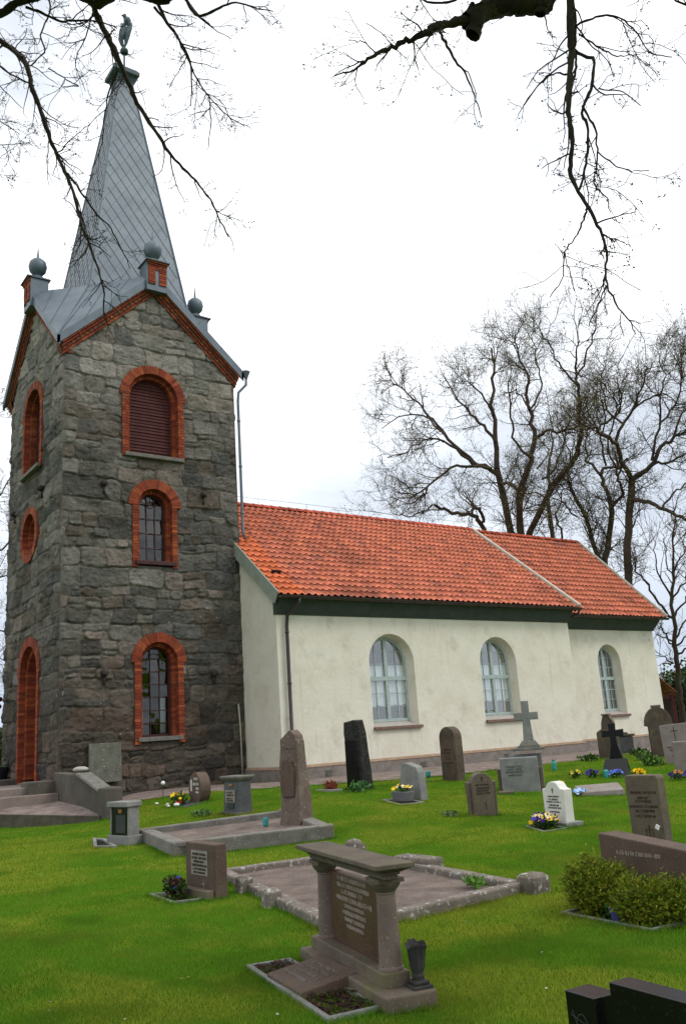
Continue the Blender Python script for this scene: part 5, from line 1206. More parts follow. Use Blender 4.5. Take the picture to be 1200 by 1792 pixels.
letters([(-.02, .43, .56, .045), (-.02, .36, .46, .045), (-.02, .28, .30, .04), (-.02, .21, .40, .045), (-.02, .14, .3, .04)], 'lettering', M['letter_dark'], t_, seed=28)
for x, y, lab, cat in ((21.0, 15.6, 'low green clump before the large rounded headstone', 'plant'), (19.4, 14.2, 'low leafy green plant left of the leaning headstone', 'plant'), (22.9, 17.2, 'dark green clump on the grass by the chancel gravel', 'plant'), (20.3, 16.9, 'green plant at the foot of the stepped headstone', 'plant')):
    plant('low_plant', lab, x, y, (.35, .35, .10), 200, .10, GREENS+[(.12, .22, .04)], int(x*10), cat=cat)
plant('pansies', 'blue flowers at the foot of the leaning headstone', 19.75, 13.45, (.2, .16, .07), 60, .05, GREENS, 81, flowers=[PAN[3], s2l(70, 70, 150)], nfl=14, cat='flowers', group='pansies on the graves', fr=.05)
plant('pansies', 'dark purple pansies at the right edge beyond the tall brown headstone', 16.5, 11.5, (.2, .2, .10), 120, .06, GREENS[:3], 82, flowers=[PAN[1], PAN[5], s2l(180, 120, 40)], nfl=16, cat='flowers', group='pansies on the graves', fr=.06)
e_ = hs('headstone', 'low dark grey headstone at the right edge behind the leaning one', 23.3, 16.05, -60)
pr([(-.5, -.1), (.5, -.1), (.5, .62), (-.5, .66)], .2, 'stone', M['g_grey_d'], e_, bevel=.015)
e2 = hs('headstone', 'brown headstone cut by the right edge beside the leaning one', 20.6, 13.0, -60)
pr([(-.35, -.1), (.5, -.1), (.5, .70), (-.35, .70)], .2, 'stone', M['g_brown_d'], e2, bevel=.015)
e3 = hs('headstone', 'pink granite headstone at the right edge beyond the purple pansies', 17.1, 11.62, -70)
pr([(-.3, -.1), (.5, -.1), (.5, .75), (-.3, .75)], .2, 'stone', M['g_pink'], e3, bevel=.015)
sl = thing('flat_slab', 'low sloping grey slab in the grass with pale blue flowers at its corner', 'grave slab', (13.6, 11.2, float(gz(13.6, 11.2))), R(-44), 'grave slabs')
mb = MB(); mb.hexa([(-.42, -.32, -.05), (.42, -.32, -.05), (.42, .42, -.05), (-.42, .42, -.05), (-.40, -.30, .07), (.40, -.30, .09), (.40, .40, .17), (-.40, .40, .15)]); mb.build('slab', M['g_pink'], sl, bevel=.012)
plant('pansies', 'pale blue flowers at the corner of the sloping slab', 13.15, 11.28, (.12, .12, .07), 60, .05, GREENS, 84, flowers=[s2l(120, 160, 225), s2l(170, 195, 235)], nfl=16, cat='flowers', group='pansies on the graves', fr=.05)
# 16 --- tall brown slab and the wide one with yews
v_ = hs('headstone', 'upright plain brown headstone with three blocks of dark lettering behind the wide one', 9.26, 6.99, -87)
pr([(-.24, -.1), (.24, -.1), (.245, .76), (.225, .80), (-.225, .80), (-.245, .76)], .16, 'stone', M['g_brown'], v_, bevel=.012)
letters([(-.10, .60, .16, .03), (.10, .60, .20, .03), (0, .54, .16, .026), (0, .50, .24, .026), (0, .44, .44, .026), (0, .39, .30, .028), (0, .33, .30, .028)], 'lettering', M['letter_dark'], v_, seed=33)
mb = MB(); gl(mb, .03, .14, .012, .18); gl(mb, .03, .18, .09, .012)
for s in (-1, 1): gl(mb, .03+s*.05, .12, .008, .12)
mb.build('cut_emblem', M['letter_dark'], v_)
mb = MB(); mb.box((0, 0, 0), (.05, .012, .05), Matrix.Rotation(.3, 3, 'Y')); o = mb.build('white_tag', M['white'], None); o.location = (9.20, 6.80, .24); o.rotation_euler = (0, .2, R(-87)); tag(o, 'small white tag on the front of the upright brown headstone', 'tag')
w_ = hs('headstone', 'wide low red-brown headstone partly hidden by two yew bushes', 6.40, 4.93, -100)
pr([(-.50, -.1), (.50, -.1), (.50, .47), (-.50, .54)], .22, 'stone', M['g_red'], w_, bevel=.012)
letters([(-.05, .40, .55, .035)], 'lettering', M['letter_pale'], w_, seed=36)
kerb_frame('grave_bed', 'soil bed with thin kerb under the two yew bushes', [(5.79, 5.32), (5.68, 4.38), (6.28, 4.30), (6.38, 5.28)], .03, .02, M['g_grey'], M['soil'], .0)
def yew(label, x, y, R_, h, seed):
    t = thing('yew_bush', label, 'bush', (x, y, 0), 0, 'yew bushes before the wide headstone'); r_ = random.Random(seed)
    mb = MB(); st = MB(); n = 0
    for k in range(120):
        a = r_.uniform(0, 6.283); el = math.asin(r_.uniform(-.75, 1)); d = Vector((math.cos(a)*math.cos(el), math.sin(a)*math.cos(el), math.sin(el)))
        lob = .86+.24*float(vn(2.2*a+seed, 3*el, seed)); tip = Vector((d.x*R_*lob, d.y*R_*lob, h*.52+d.z*h*.5*lob))*r_.uniform(.93, 1.03); root = Vector((r_.uniform(-.04, .04), r_.uniform(-.04, .04), .03))
        st.tube([root, root.lerp(tip, .5)+Vector((0, 0, .03)), tip], [.008, .005, .002], 4)
        for q in range(72):
            s = r_.uniform(.35, 1.0); p = root.lerp(tip, s)+Vector((r_.gauss(0, .034), r_.gauss(0, .034), r_.gauss(0, .034)))
            dd = (d*.6+Vector((r_.gauss(0, .6), r_.gauss(0, .6), r_.gauss(0, .5)+.35))).normalized(); L_ = r_.uniform(.024, .046); b = dd.orthogonal().normalized()*L_*.2
            c = r_.choice([(.20, .25, .014), (.16, .21, .012), (.26, .30, .022), (.12, .16, .012)]); c = tuple(v*r_.uniform(.8, 1.2) for v in c)
            mb.add([p-b, p+b, p+dd*L_], [(0, 1, 2)], c); b2 = dd.cross(b); mb.add([p-b2, p+b2, p+dd*L_*.9], [(0, 1, 2)], c)
    mb.build('foliage', M['leaf'], t); st.build('stem', M['iron'], t)
yew('olive-green yew bush, the left and taller of two before the wide headstone', 6.04, 5.13, .27, .42, 3)
yew('olive-green yew bush, the right one hiding most of the wide headstone', 5.98, 4.60, .26, .30, 5)
yew('smaller olive-green yew bush cut by the right edge of the picture', 6.15, 4.36, .22, .27, 8)
pp = thing('flower_pot', 'small purple flower pot between the yew bushes', 'pot', (5.81, 4.78, 0.01))
mb = MB(); mb.lathe([(.035, 0), (.05, .085), (.053, .09), (.044, .09), (.04, .07)], (0, 0, 0), 14); mb.build('pot', M['pot_purple'], pp)
plant('pot_plant', 'thin green plant with one yellow flower growing by the purple pot', 5.84, 4.88, (.06, .08, .06), 60, .05, GREENS, 88, flowers=[s2l(235, 170, 30)], nfl=2, cat='plant', fr=.02)
# 17 --- black polished stone in the corner
bk = hs('headstone', 'black polished headstone with a lower left block, cut by the bottom right corner', 2.66, 2.47, -96)
mb = MB(); mb.box((.075, .06, .20), (.15, .12, .70)); mb.build('low_block', M['g_black'], bk, bevel=.003)
mb = MB(); mb.box((.68, .06, .245), (.92, .10, .74)); mb.build('stone', M['g_black'], bk, bevel=.003)
letters([(.55, .47, .62, .018), (.55, .435, .5, .018), (.55, .40, .56, .018)], 'lettering', M['letter_faint'], bk, y=.009, seed=40, d=.003)
mb = MB()
mb.tube([(.075+.03*math.cos(2*math.pi*i/16), -.001, .44+.045*math.sin(2*math.pi*i/16)) for i in range(17)], .0016, 4)
mb.tube([(.02, -.001, .475), (.13, -.001, .445)], .0016, 4); mb.tube([(.03, -.001, .49), (.075, -.001, .39), (.115, -.001, .41)], .0016, 4); mb.build('engraved_emblem', M['letter_faint'], bk)
# fit the widths of a few stones
def narrow(root, k, ky=1):
    for ch in root.children_recursive:
        ch.data.transform(Matrix.Diagonal((k, ky, 1, 1)))
narrow(gp, .64, .8); narrow(s_, .74, .8); narrow(q_, .62, .8); narrow(t_, .86); narrow(v_, .92)
for ch in ur.children: ch.data.transform(Matrix.Scale(.72, 4))
# pot with a thin standard plant by the door
pt = thing('plant_pot', 'dark blue glazed pot by the tower corner with a thin-stemmed plant', 'pot', (6.95, 27.35, .82))
mb = MB(); mb.lathe([(.22, 0), (.30, .10), (.36, .42), (.37, .50), (.33, .50), (.31, .44)], (0, 0, 0), 20); mb.build('pot', M['pot_blue'], pt, smooth=True)
mb = MB(); mb.lathe([(.0, .44), (.32, .44)], (0, 0, 0), 16, cap=False); mb.build('soil', M['soil'], pt)
pt2 = thing('standard_rose', 'thin-stemmed standard plant with a few dark red balls, growing in the blue pot', 'plant', (6.95, 27.35, 1.26))
mb = MB(); mb.tube([(0, 0, 0), (.02, 0, .6), (0, .03, 1.3), (.02, .05, 2.0)], .016, 6); mb.tube([(.02, .04, 1.7), (.05, -.10, 1.95)], .01, 5); mb.tube([(.02, .04, 1.5), (.02, -.12, 1.75)], .01, 5); mb.build('stem', M['iron'], pt2)
mb = MB()
for c in ((.05, -.12, 1.98), (.02, -.14, 1.77), (.02, .06, 2.05)): mb.sphere(c, .07, 10, 7, col=s2l(60, 22, 26))
mb.build('flower', M['petal'], pt2)
mb = MB(); leaf_blob(mb, (0, 0, .06), (.26, .26, .08), 120, .07, GREENS, 90); mb.build('foliage', M['leaf'], pt2)
# ================================================================== TREES
M['bark'] = mat('dark_bark', [s2l(38, 33, 28), s2l(62, 54, 46), s2l(82, 74, 62)], 5, .95, .8, 30, stretch=(1, 1, .3), stain=((.10, .12, .035), 1.2, .60, .15))
M['bark_far'] = mat('far_bark', [s2l(52, 44, 38), s2l(84, 72, 60)], 2, .95, .4, 12, stretch=(1, 1, .3), stain=((.10, .105, .03), .5, .58, .15))
M['bud'] = mat('young_buds', [(.20, .19, .05), (.28, .27, .07)], 3, .8)
M['bud_dark'] = mat('dark_buds', [(.05, .04, .022), (.10, .085, .035)], 30, .8)
def tubes_np(lines, sides):
    Vs = []; Fs = []; n0 = 0; groups = {}
    for p, r in lines: groups.setdefault(len(p), []).append((p, r))
    for m, ls in groups.items():
        P = np.array([l[0] for l in ls]); Rr = np.array([l[1] for l in ls]); B = len(ls)
        T = np.empty_like(P); T[:, 1:-1] = P[:, 2:]-P[:, :-2]; T[:, 0] = P[:, 1]-P[:, 0]; T[:, -1] = P[:, -1]-P[:, -2]
        T /= np.linalg.norm(T, axis=2, keepdims=True)+1e-9
        ref = np.where(np.abs(T[:, :1, 2:3]) < .8, np.array([0, 0, 1.]), np.array([1., .2, 0])); ref = np.broadcast_to(ref, T.shape)
        A = np.cross(T, ref); A /= np.linalg.norm(A, axis=2, keepdims=True)+1e-9; C = np.cross(T, A)
        an = 2*np.pi*np.arange(sides)/sides
        V = P[:, :, None, :]+(A[:, :, None, :]*np.cos(an)[None, None, :, None]+C[:, :, None, :]*np.sin(an)[None, None, :, None])*Rr[:, :, None, None]
        Vs.append(V.reshape(-1, 3))
        b, i, k = np.meshgrid(np.arange(B), np.arange(m-1), np.arange(sides), indexing='ij')
        q = (b*m+i)*sides; a0 = q+k; a1 = q+(k+1) % sides
        Fs.append(np.stack([a0, a1, a1+sides, a0+sides], -1).reshape(-1, 4)+n0); n0 += B*m*sides
    return np.concatenate(Vs), np.concatenate(Fs)
def smooth_line(P, n, r_, wob=0):
    """resample a traced polyline to n points, with a little wander"""
    P = np.array(P, float); d = np.concatenate([[0], np.cumsum(np.linalg.norm(np.diff(P, axis=0), axis=1))])
    t = np.linspace(0, d[-1], n); Q = np.stack([np.interp(t, d, P[:, k]) for k in range(3)], 1)
    if n > 4: Q[1:-1] = Q[1:-1]*.6+(Q[:-2]+Q[2:])*.2
    if wob: Q[1:-1] += r_.normal(0, wob, (n-2, 3))
    return Q, d[-1]
def child(p, d, L_, n, r_, bend, lift):
    pts = [p]; st = L_/(n-1); d = d.copy()
    for i in range(n-1):
        d = d+r_.normal(0, bend, 3)+np.array([0, 0, lift]); d /= np.linalg.norm(d)+1e-9; p = p+d*st; pts.append(p)
    return np.array(pts)
def grow(lines, levels, r_, out, buds, start=.15, tip=False):
    """lines: list of (pts, radii). levels: list of dicts for each further order of branching"""
    cur = lines
    for li, lv in enumerate(levels):
        nxt = []
        for pts, rad in cur:
            seg = np.linalg.norm(np.diff(pts, axis=0), axis=1); tot = seg.sum(); m = len(pts)
            k = r_.poisson(tot/lv['every'])
            for _ in range(k):
                s = start+(1-start)*r_.random()**(.5 if tip and li == 0 else .85); f = s*(m-1); i = min(int(f), m-2); f -= i
                p = pts[i]*(1-f)+pts[i+1]*f; t = pts[i+1]-pts[i]; t = t/(np.linalg.norm(t)+1e-9)
                u = r_.normal(0, 1, 3); u -= t*(u@t); u /= np.linalg.norm(u)+1e-9
                a = r_.uniform(*lv['ang']); d = t*math.cos(a)+u*math.sin(a)
                L_ = lv['len']*r_.uniform(.45, 1.25)*((.75+.4*s) if tip else (1.15-.5*s))
                r0 = min((rad[i]*(1-f)+rad[i+1]*f)*.7, lv['r']); n = lv['n']
                q = child(p, d, L_, n, r_, lv['bend'], lv['lift'])
                nxt.append((q, np.linspace(r0, max(r0*.35, lv['rmin']), n)))
        out.append(nxt)
        if lv.get('bud'):
            for q, _ in nxt:
                if r_.random() < lv['bud']: buds.append(q[-1])
                if r_.random() < lv['bud']*.6: buds.append(q[len(q)//2])
        cur = nxt
    return out
def bud_mesh(name, P, size, m, par, r_, off, per=2):
    P = np.repeat(np.array(P), per, 0); n = len(P); P = P+r_.normal(0, size*.5, P.shape)
    a = r_.normal(0, 1, (n, 3)); a /= np.linalg.norm(a, axis=1, keepdims=True); b = r_.normal(0, 1, (n, 3)); b -= a*(a*b).sum(1, keepdims=True); b /= np.linalg.norm(b, axis=1, keepdims=True)
    s = size*r_.uniform(.5, 1.3, (n, 1))
    V = np.stack([P, P+a*s*.5+b*s*.32, P+a*s, P+a*s*.5-b*s*.32], 1).reshape(-1, 3); F = np.arange(4*n).reshape(-1, 4)
    o = np_mesh(name, V, F, m, par, off=off); o['kind'] = 'stuff'; return o
def Z7(x, y): return 640+x/2.143, 540+y/2.143
def Z8(x, y): return 1100+x/4.48, 1000+y/4.48
FAR_LV = [dict(every=.50, len=1.6, ang=(.5, 1.1), r=.036, rmin=.012, n=7, bend=.22, lift=.06),
          dict(every=.24, len=1.15, ang=(.5, 1.2), r=.016, rmin=.006, n=5, bend=.25, lift=.05, bud=.35),
          dict(every=.14, len=.58, ang=(.5, 1.2), r=.008, rmin=.0036, n=4, bend=.25, lift=.05, bud=.45)]
def far_tree(label, D, stems, limbs, seed, conv=Z7, scale_r=1.0, lv=FAR_LV, bud=True, group='bare trees behind the church', budsize=.065, kind='bare_tree', cat='tree'):
    """stems and limbs traced on the photograph (pixels, width in pixels) and stood at D metres; every limb leans its own way in depth"""
    r_ = np.random.default_rng(seed)
    pxm = D/FPX; L0 = []; base = None; st = []
    def world(pts, drift):
        n = len(pts); return [at_depth(*conv(*p), D+drift*(i/(n-1))**1.2) for i, p in enumerate(pts)]
    for pts, w0, w1 in stems:
        P = world(pts, r_.uniform(-1.5, 1.5)); g = P[0].copy()
        if base is None: base = Vector((g.x, g.y, float(gz(g.x, g.y))))
        if g.z > base.z+.3: P = [Vector((g.x+(base.x-g.x)*.3, g.y, base.z-.2)), Vector((g.x+(base.x-g.x)*.1, g.y, (g.z+base.z)/2))]+P
        n = max(8, len(P)*3); Q, L_ = smooth_line(P, n, r_, .03); rr = np.linspace(w0*1.15, w1, n)*pxm/2*scale_r
        st.append((Q, rr)); L0.append((Q[n//3:], rr[n//3:]))
    for pts, w0, w1 in limbs:
        P = world(pts, r_.uniform(-3.5, 3.5)); n = max(8, len(P)*3); Q, L_ = smooth_line(P, n, r_, .05); rr = np.linspace(w0, w1, n)*pxm/2*scale_r
        st.append((Q, rr)); L0.append((Q, rr))
    t = thing(kind, label, cat, base, 0, group)
    V, F = tubes_np(st, 9); np_mesh('trunk', V, F, M['bark_far'], t, smooth=True, off=base)
    out = []; buds = []
    grow(L0, lv, r_, out, buds, .2, True)
    ls = [l for o in out for l in o]
    V, F = tubes_np(ls, 3); np_mesh('crown', V, F, M['bark_far'], t, off=base)
    if bud and buds: bud_mesh('bud', buds, budsize, M['bud'], t, r_, base)
    return t
far_tree('bare gnarled tree behind the chancel roof, its trunk leftmost, with a broken low bough', 46,
 [([(545, 900), (540, 830), (525, 740), (505, 670), (490, 600)], 15, 11)],
 [([(490, 600), (485, 480), (472, 340), (480, 250), (470, 150)], 10, 3), ([(490, 620), (440, 590), (400, 580), (320, 500), (260, 430), (215, 370), (150, 310), (90, 265)], 8, 2),
  ([(470, 600), (400, 585), (330, 590), (270, 630), (190, 700), (120, 690)], 6, 2), ([(485, 500), (440, 440), (400, 400), (340, 340), (290, 250)], 6, 2), ([(400, 585), (330, 520), (240, 480), (150, 540), (80, 560)], 5, 1.5),
  ([(450, 870), (425, 800), (400, 765), (330, 770), (290, 755), (255, 735)], 9, 5), ([(440, 800), (432, 750), (400, 742), (398, 765)], 6, 4), ([(480, 400), (430, 320), (380, 270)], 4, 1.5), ([(300, 480), (230, 400), (130, 400), (60, 450)], 4, 1.5), ([(250, 735), (180, 780), (110, 770)], 3, 1), ([(230, 690), (150, 740), (90, 700)], 3, 1)], 101)
far_tree('bare twin-stemmed tree in the middle of the clump behind the chancel roof', 44,
 [([(585, 900), (580, 840), (572, 740), (570, 680), (600, 620)], 16, 11), ([(595, 850), (630, 810), (670, 740), (700, 660), (760, 600), (795, 540)], 13, 9)],
 [([(600, 620), (622, 560), (632, 470), (612, 380), (600, 350), (610, 250), (570, 180), (560, 100)], 10, 2), ([(632, 490), (680, 455), (740, 460), (790, 440)], 6, 3), ([(795, 540), (808, 470), (800, 380), (795, 280), (780, 200), (800, 120)], 9, 2),
  ([(570, 680), (530, 655), (500, 655)], 7, 5), ([(800, 300), (740, 230), (690, 140), (660, 90)], 4, 1.5), ([(795, 250), (830, 170), (850, 100), (865, 20)], 4, 1.5), ([(620, 560), (560, 500), (545, 400), (530, 300), (545, 220)], 5, 1.5), ([(660, 640), (720, 590), (740, 500), (760, 420)], 4, 1.5), ([(612, 380), (660, 300), (640, 200), (620, 100)], 4, 1.5), ([(590, 690), (650, 690), (690, 740)], 3, 1.5), ([(640, 600), (690, 540), (660, 500)], 3, 1.5), ([(600, 360), (560, 300), (500, 330)], 3, 1)], 103)
far_tree('slender bare tree between the twin-stemmed tree and the forked tree behind the chancel', 49,
 [([(705, 900), (700, 860), (690, 790), (678, 720), (690, 660)], 10, 7)],
 [([(690, 660), (680, 600), (700, 500), (690, 400)], 6, 2), ([(745, 880), (730, 830), (710, 770)], 4, 3), ([(710, 770), (740, 720), (730, 640)], 3, 1.5)], 105, lv=[dict(FAR_LV[0], every=.9), FAR_LV[1], FAR_LV[2]])
far_tree('bare tree with a low wide fork showing above the chancel gable', 43,
 [([(895, 990), (890, 950), (912, 860), (925, 780), (915, 720)], 14, 9), ([(890, 950), (850, 905), (840, 820), (815, 760), (770, 700), (755, 640)], 10, 6)],
 [([(915, 720), (900, 680), (878, 620), (900, 590), (950, 600), (980, 560)], 8, 3), ([(925, 740), (970, 695), (945, 640), (940, 600)], 6, 3), ([(878, 625), (830, 570), (820, 500), (840, 420)], 5, 2), ([(755, 640), (770, 560), (740, 480)], 4, 1.5), ([(940, 600), (900, 540), (920, 450), (960, 350), (940, 260)], 4, 1.5), ([(790, 780), (740, 730), (720, 690)], 3, 1.5), ([(900, 590), (880, 500), (900, 420), (880, 300)], 4, 1.5)], 107)
far_tree('big bare tree with long spreading right limbs, rightmost of the clump above the chancel gable', 41,
 [([(985, 1110), (980, 985), (985, 860), (990, 740), (995, 640)], 15, 12)],
 [([(995, 640), (960, 570), (935, 500), (870, 460), (800, 425)], 9, 3), ([(1000, 640), (1070, 590), (1100, 520), (1150, 485), (1210, 455), (1280, 430)], 9, 4), ([(1005, 640), (1080, 580), (1150, 580), (1220, 520), (1290, 540)], 6, 2), ([(935, 500), (960, 430), (1000, 380), (1030, 300), (1055, 220)], 6, 2), ([(1000, 715), (1060, 725), (1110, 750), (1200, 790), (1290, 850)], 8, 4),
  ([(1070, 570), (1090, 450), (1150, 380), (1190, 280), (1180, 200)], 5, 2), ([(870, 460), (930, 400), (960, 350), (940, 280)], 5, 1.5), ([(1150, 485), (1180, 400), (1240, 330), (1260, 250)], 4, 2), ([(1000, 380), (1060, 330), (1120, 320), (1180, 360)], 4, 1.5), ([(1110, 750), (1150, 690), (1220, 650), (1290, 620)], 4, 1.5), ([(960, 430), (900, 380), (880, 280), (900, 200)], 4, 1.5), ([(1100, 450), (1100, 350), (1120, 250), (1100, 180)], 4, 1.5)], 109)
YL = [dict(every=.55, len=1.5, ang=(.4, .8), r=.035, rmin=.012, n=6, bend=.12, lift=.10), dict(every=.4, len=.8, ang=(.4, .8), r=.018, rmin=.008, n=5, bend=.12, lift=.08), dict(every=.35, len=.4, ang=(.4, .9), r=.011, rmin=.006, n=3, bend=.12, lift=.05)]
far_tree('young slim bare tree with upswept branches standing alone right of the chancel', 40,
 [([(415, 1190), (390, 900), (360, 620), (350, 400), (325, 200), (350, 0), (340, -200), (360, -420)], 11, 2)],
 [([(350, 370), (250, 290), (140, 110), (40, -40), (20, -160)], 5, 1.5), ([(360, 350), (448, 220), (560, 60)], 4, 1.5), ([(340, 590), (290, 480), (190, 390)], 4, 1), ([(335, 570), (270, 520), (200, 490)], 3, 1), ([(345, 720), (280, 680), (210, 660)], 3, 1), ([(345, 720), (290, 725), (235, 740)], 3, 1), ([(370, 580), (448, 510), (560, 440)], 4, 1), ([(375, 650), (448, 600), (560, 560)], 4, 1), ([(380, 740), (448, 690), (540, 660)], 3, 1), ([(360, 530), (448, 380), (530, 200)], 4, 1), ([(330, 200), (250, 60), (200, -100), (190, -260)], 4, 1), ([(335, 250), (430, 100), (480, -80)], 4, 1), ([(345, 50), (290, -80), (270, -260)], 3, 1), ([(345, 0), (420, -120), (440, -300)], 3, 1)], 111, conv=Z8, lv=YL, bud=False, group=None)
I_ = lambda x, y: (x, y)
far_tree('bare tree whose branch tips show left of the tower', 48,
 [([(-130, 1300), (-125, 1150), (-120, 1000), (-110, 850)], 16, 8)],
 [([(-120, 1080), (-60, 1085), (-20, 1100), (14, 1106), (40, 1100)], 6, 1.5), ([(-120, 1000), (-60, 960), (-20, 970), (10, 960), (40, 900)], 6, 2), ([(-115, 930), (-50, 900), (0, 870), (30, 820)], 5, 1.5), ([(-120, 1040), (-40, 1030), (5, 1010), (40, 1000)], 5, 1.5), ([(-110, 850), (-60, 760), (-20, 700)], 5, 1.5), ([(-115, 1150), (-60, 1150), (0, 1150), (30, 1170)], 4, 1)], 113, conv=I_, lv=[dict(FAR_LV[0], len=1.6), FAR_LV[1], FAR_LV[2]], group=None)
# ------------------------------------------------------------------ far things at the right and left edges
r_ = np.random.default_rng(77)
def leafy(name, label, x, y, rx, ry, h, n, size, cols, seed, cat, group=None):
    r_ = np.random.default_rng(seed); z = float(gz(x, y)); t = thing(name, label, cat, (x, y, z), 0, group)
    cl = r_.normal(0, 1, (60, 3)); cl /= np.linalg.norm(cl, axis=1, keepdims=True); cl *= r_.uniform(.4, 1, (60, 1))
    P = cl[r_.integers(0, 60, n)]+r_.normal(0, .16, (n, 3)); P = P*np.array([rx, ry, h*.5])+np.array([0, 0, h*.52]); P[:, 2] = np.maximum(P[:, 2], .05)
    a = r_.normal(0, 1, (n, 3)); a /= np.linalg.norm(a, axis=1, keepdims=True); b = r_.normal(0, 1, (n, 3)); b -= a*(a*b).sum(1, keepdims=True); b /= np.linalg.norm(b, axis=1, keepdims=True)
    s = size*r_.uniform(.6, 1.3, (n, 1)); V = np.stack([P, P+a*s*.5+b*s*.35, P+a*s, P+a*s*.5-b*s*.35], 1).reshape(-1, 3)
    C = np.array(cols)[r_.integers(0, len(cols), n)]*r_.uniform(.7, 1.2, (n, 1)); np_mesh('foliage', V, np.arange(4*n).reshape(-1, 4), M['leaf'], t, np.repeat(C, 4, 0))
    mb = MB(); mb.tube([(0, 0, -.1), (.05, 0, h*.4), (0, .05, h*.75)], [.12, .09, .03], 7); mb.build('stem', M['bark_far'], t); return t
p = at_depth(1196, 1232, 52); leafy('evergreen_shrub', 'dark green rounded evergreen at the right edge beyond the slim tree', p.x+1.2, p.y, 2.1, 2.1, 3.9, 5200, .26, [(.012, .035, .010), (.02, .05, .012), (.03, .06, .014)], 5, 'shrub', 'green shrubs at the churchyard edge')
p = at_depth(1192, 1225, 74); leafy('evergreen_shrub', 'pale green tall shrub far behind the slim tree', p.x, p.y, 3.2, 2.6, 5.0, 4200, .34, [(.07, .10, .03), (.09, .12, .04)], 6, 'shrub', 'green shrubs at the churchyard edge')
p = at_depth(1176, 1232, 90); leafy('evergreen_shrub', 'grey-green distant bush right of the red-roofed gatehouse', p.x, p.y, 3.2, 2.4, 3.2, 3000, .36, [(.09, .11, .06), (.11, .13, .07)], 7, 'shrub', 'green shrubs at the churchyard edge')
p = at_depth(-4, 1320, 46); leafy('evergreen_shrub', 'dark hedge bush at the left edge beyond the tower', p.x, p.y, 1.1, 1.0, 2.6, 2600, .2, [(.015, .04, .01), (.04, .06, .015), (.05, .065, .02)], 8, 'shrub', 'green shrubs at the churchyard edge')
g0 = at_depth(1135, 1250, 50); gx, gy = g0.x, g0.y; zb = float(gz(gx, gy))
gh = thing('gatehouse', 'small open gatehouse with red tiled roof seen past the chancel corner', 'gatehouse', (gx, gy, zb), -yaw)
mb = MB(); ez = at_depth(1180, 1222, 50).z-zb; rz_ = at_depth(1155, 1178, 50).z-zb
V = [];
wd = 1.45
for sx in (-1, 1):
    for k in range(7):
        t0, t1 = k/7, (k+1)/7
        for j in range(14):
            y0, y1 = -1.6+3.2*j/14, -1.6+3.2*(j+1)/14; cc = s2l(*rng.choice([(168, 90, 58), (150, 80, 54), (182, 104, 70), (132, 84, 60)])); u = rng.uniform(0, .03)
            def q(t, y, e=0): return (sx*(.75-.72*0)*0+sx*wd*t, y, rz_+(ez-rz_)*t+e)
            mb.hexa([q(t0, y0+.01), q(t1+.02, y0+.01, .05), q(t1+.02, y1-.01, .05), q(t0, y1-.01), q(t0, y0+.01, .06+u), q(t1+.02, y0+.01, .11+u), q(t1+.02, y1-.01, .11+u), q(t0, y1-.01, .06+u)], cc)
mb.build('roof', M['tile'], gh)
mb = MB()
for sx in (-1, 1):
    for sy in (-1, 1): mb.box((sx*1.0, sy*1.3, ez/2+.1), (.22, .22, ez+.2))
mb.box((0, -1.3, ez+.05), (2.2, .14, .16)); mb.box((0, 1.3, ez+.05), (2.2, .14, .16)); mb.box((1.0, 0, ez*.5), (.08, 2.4, ez)); mb.build('timber_frame', M['louvre'], gh)
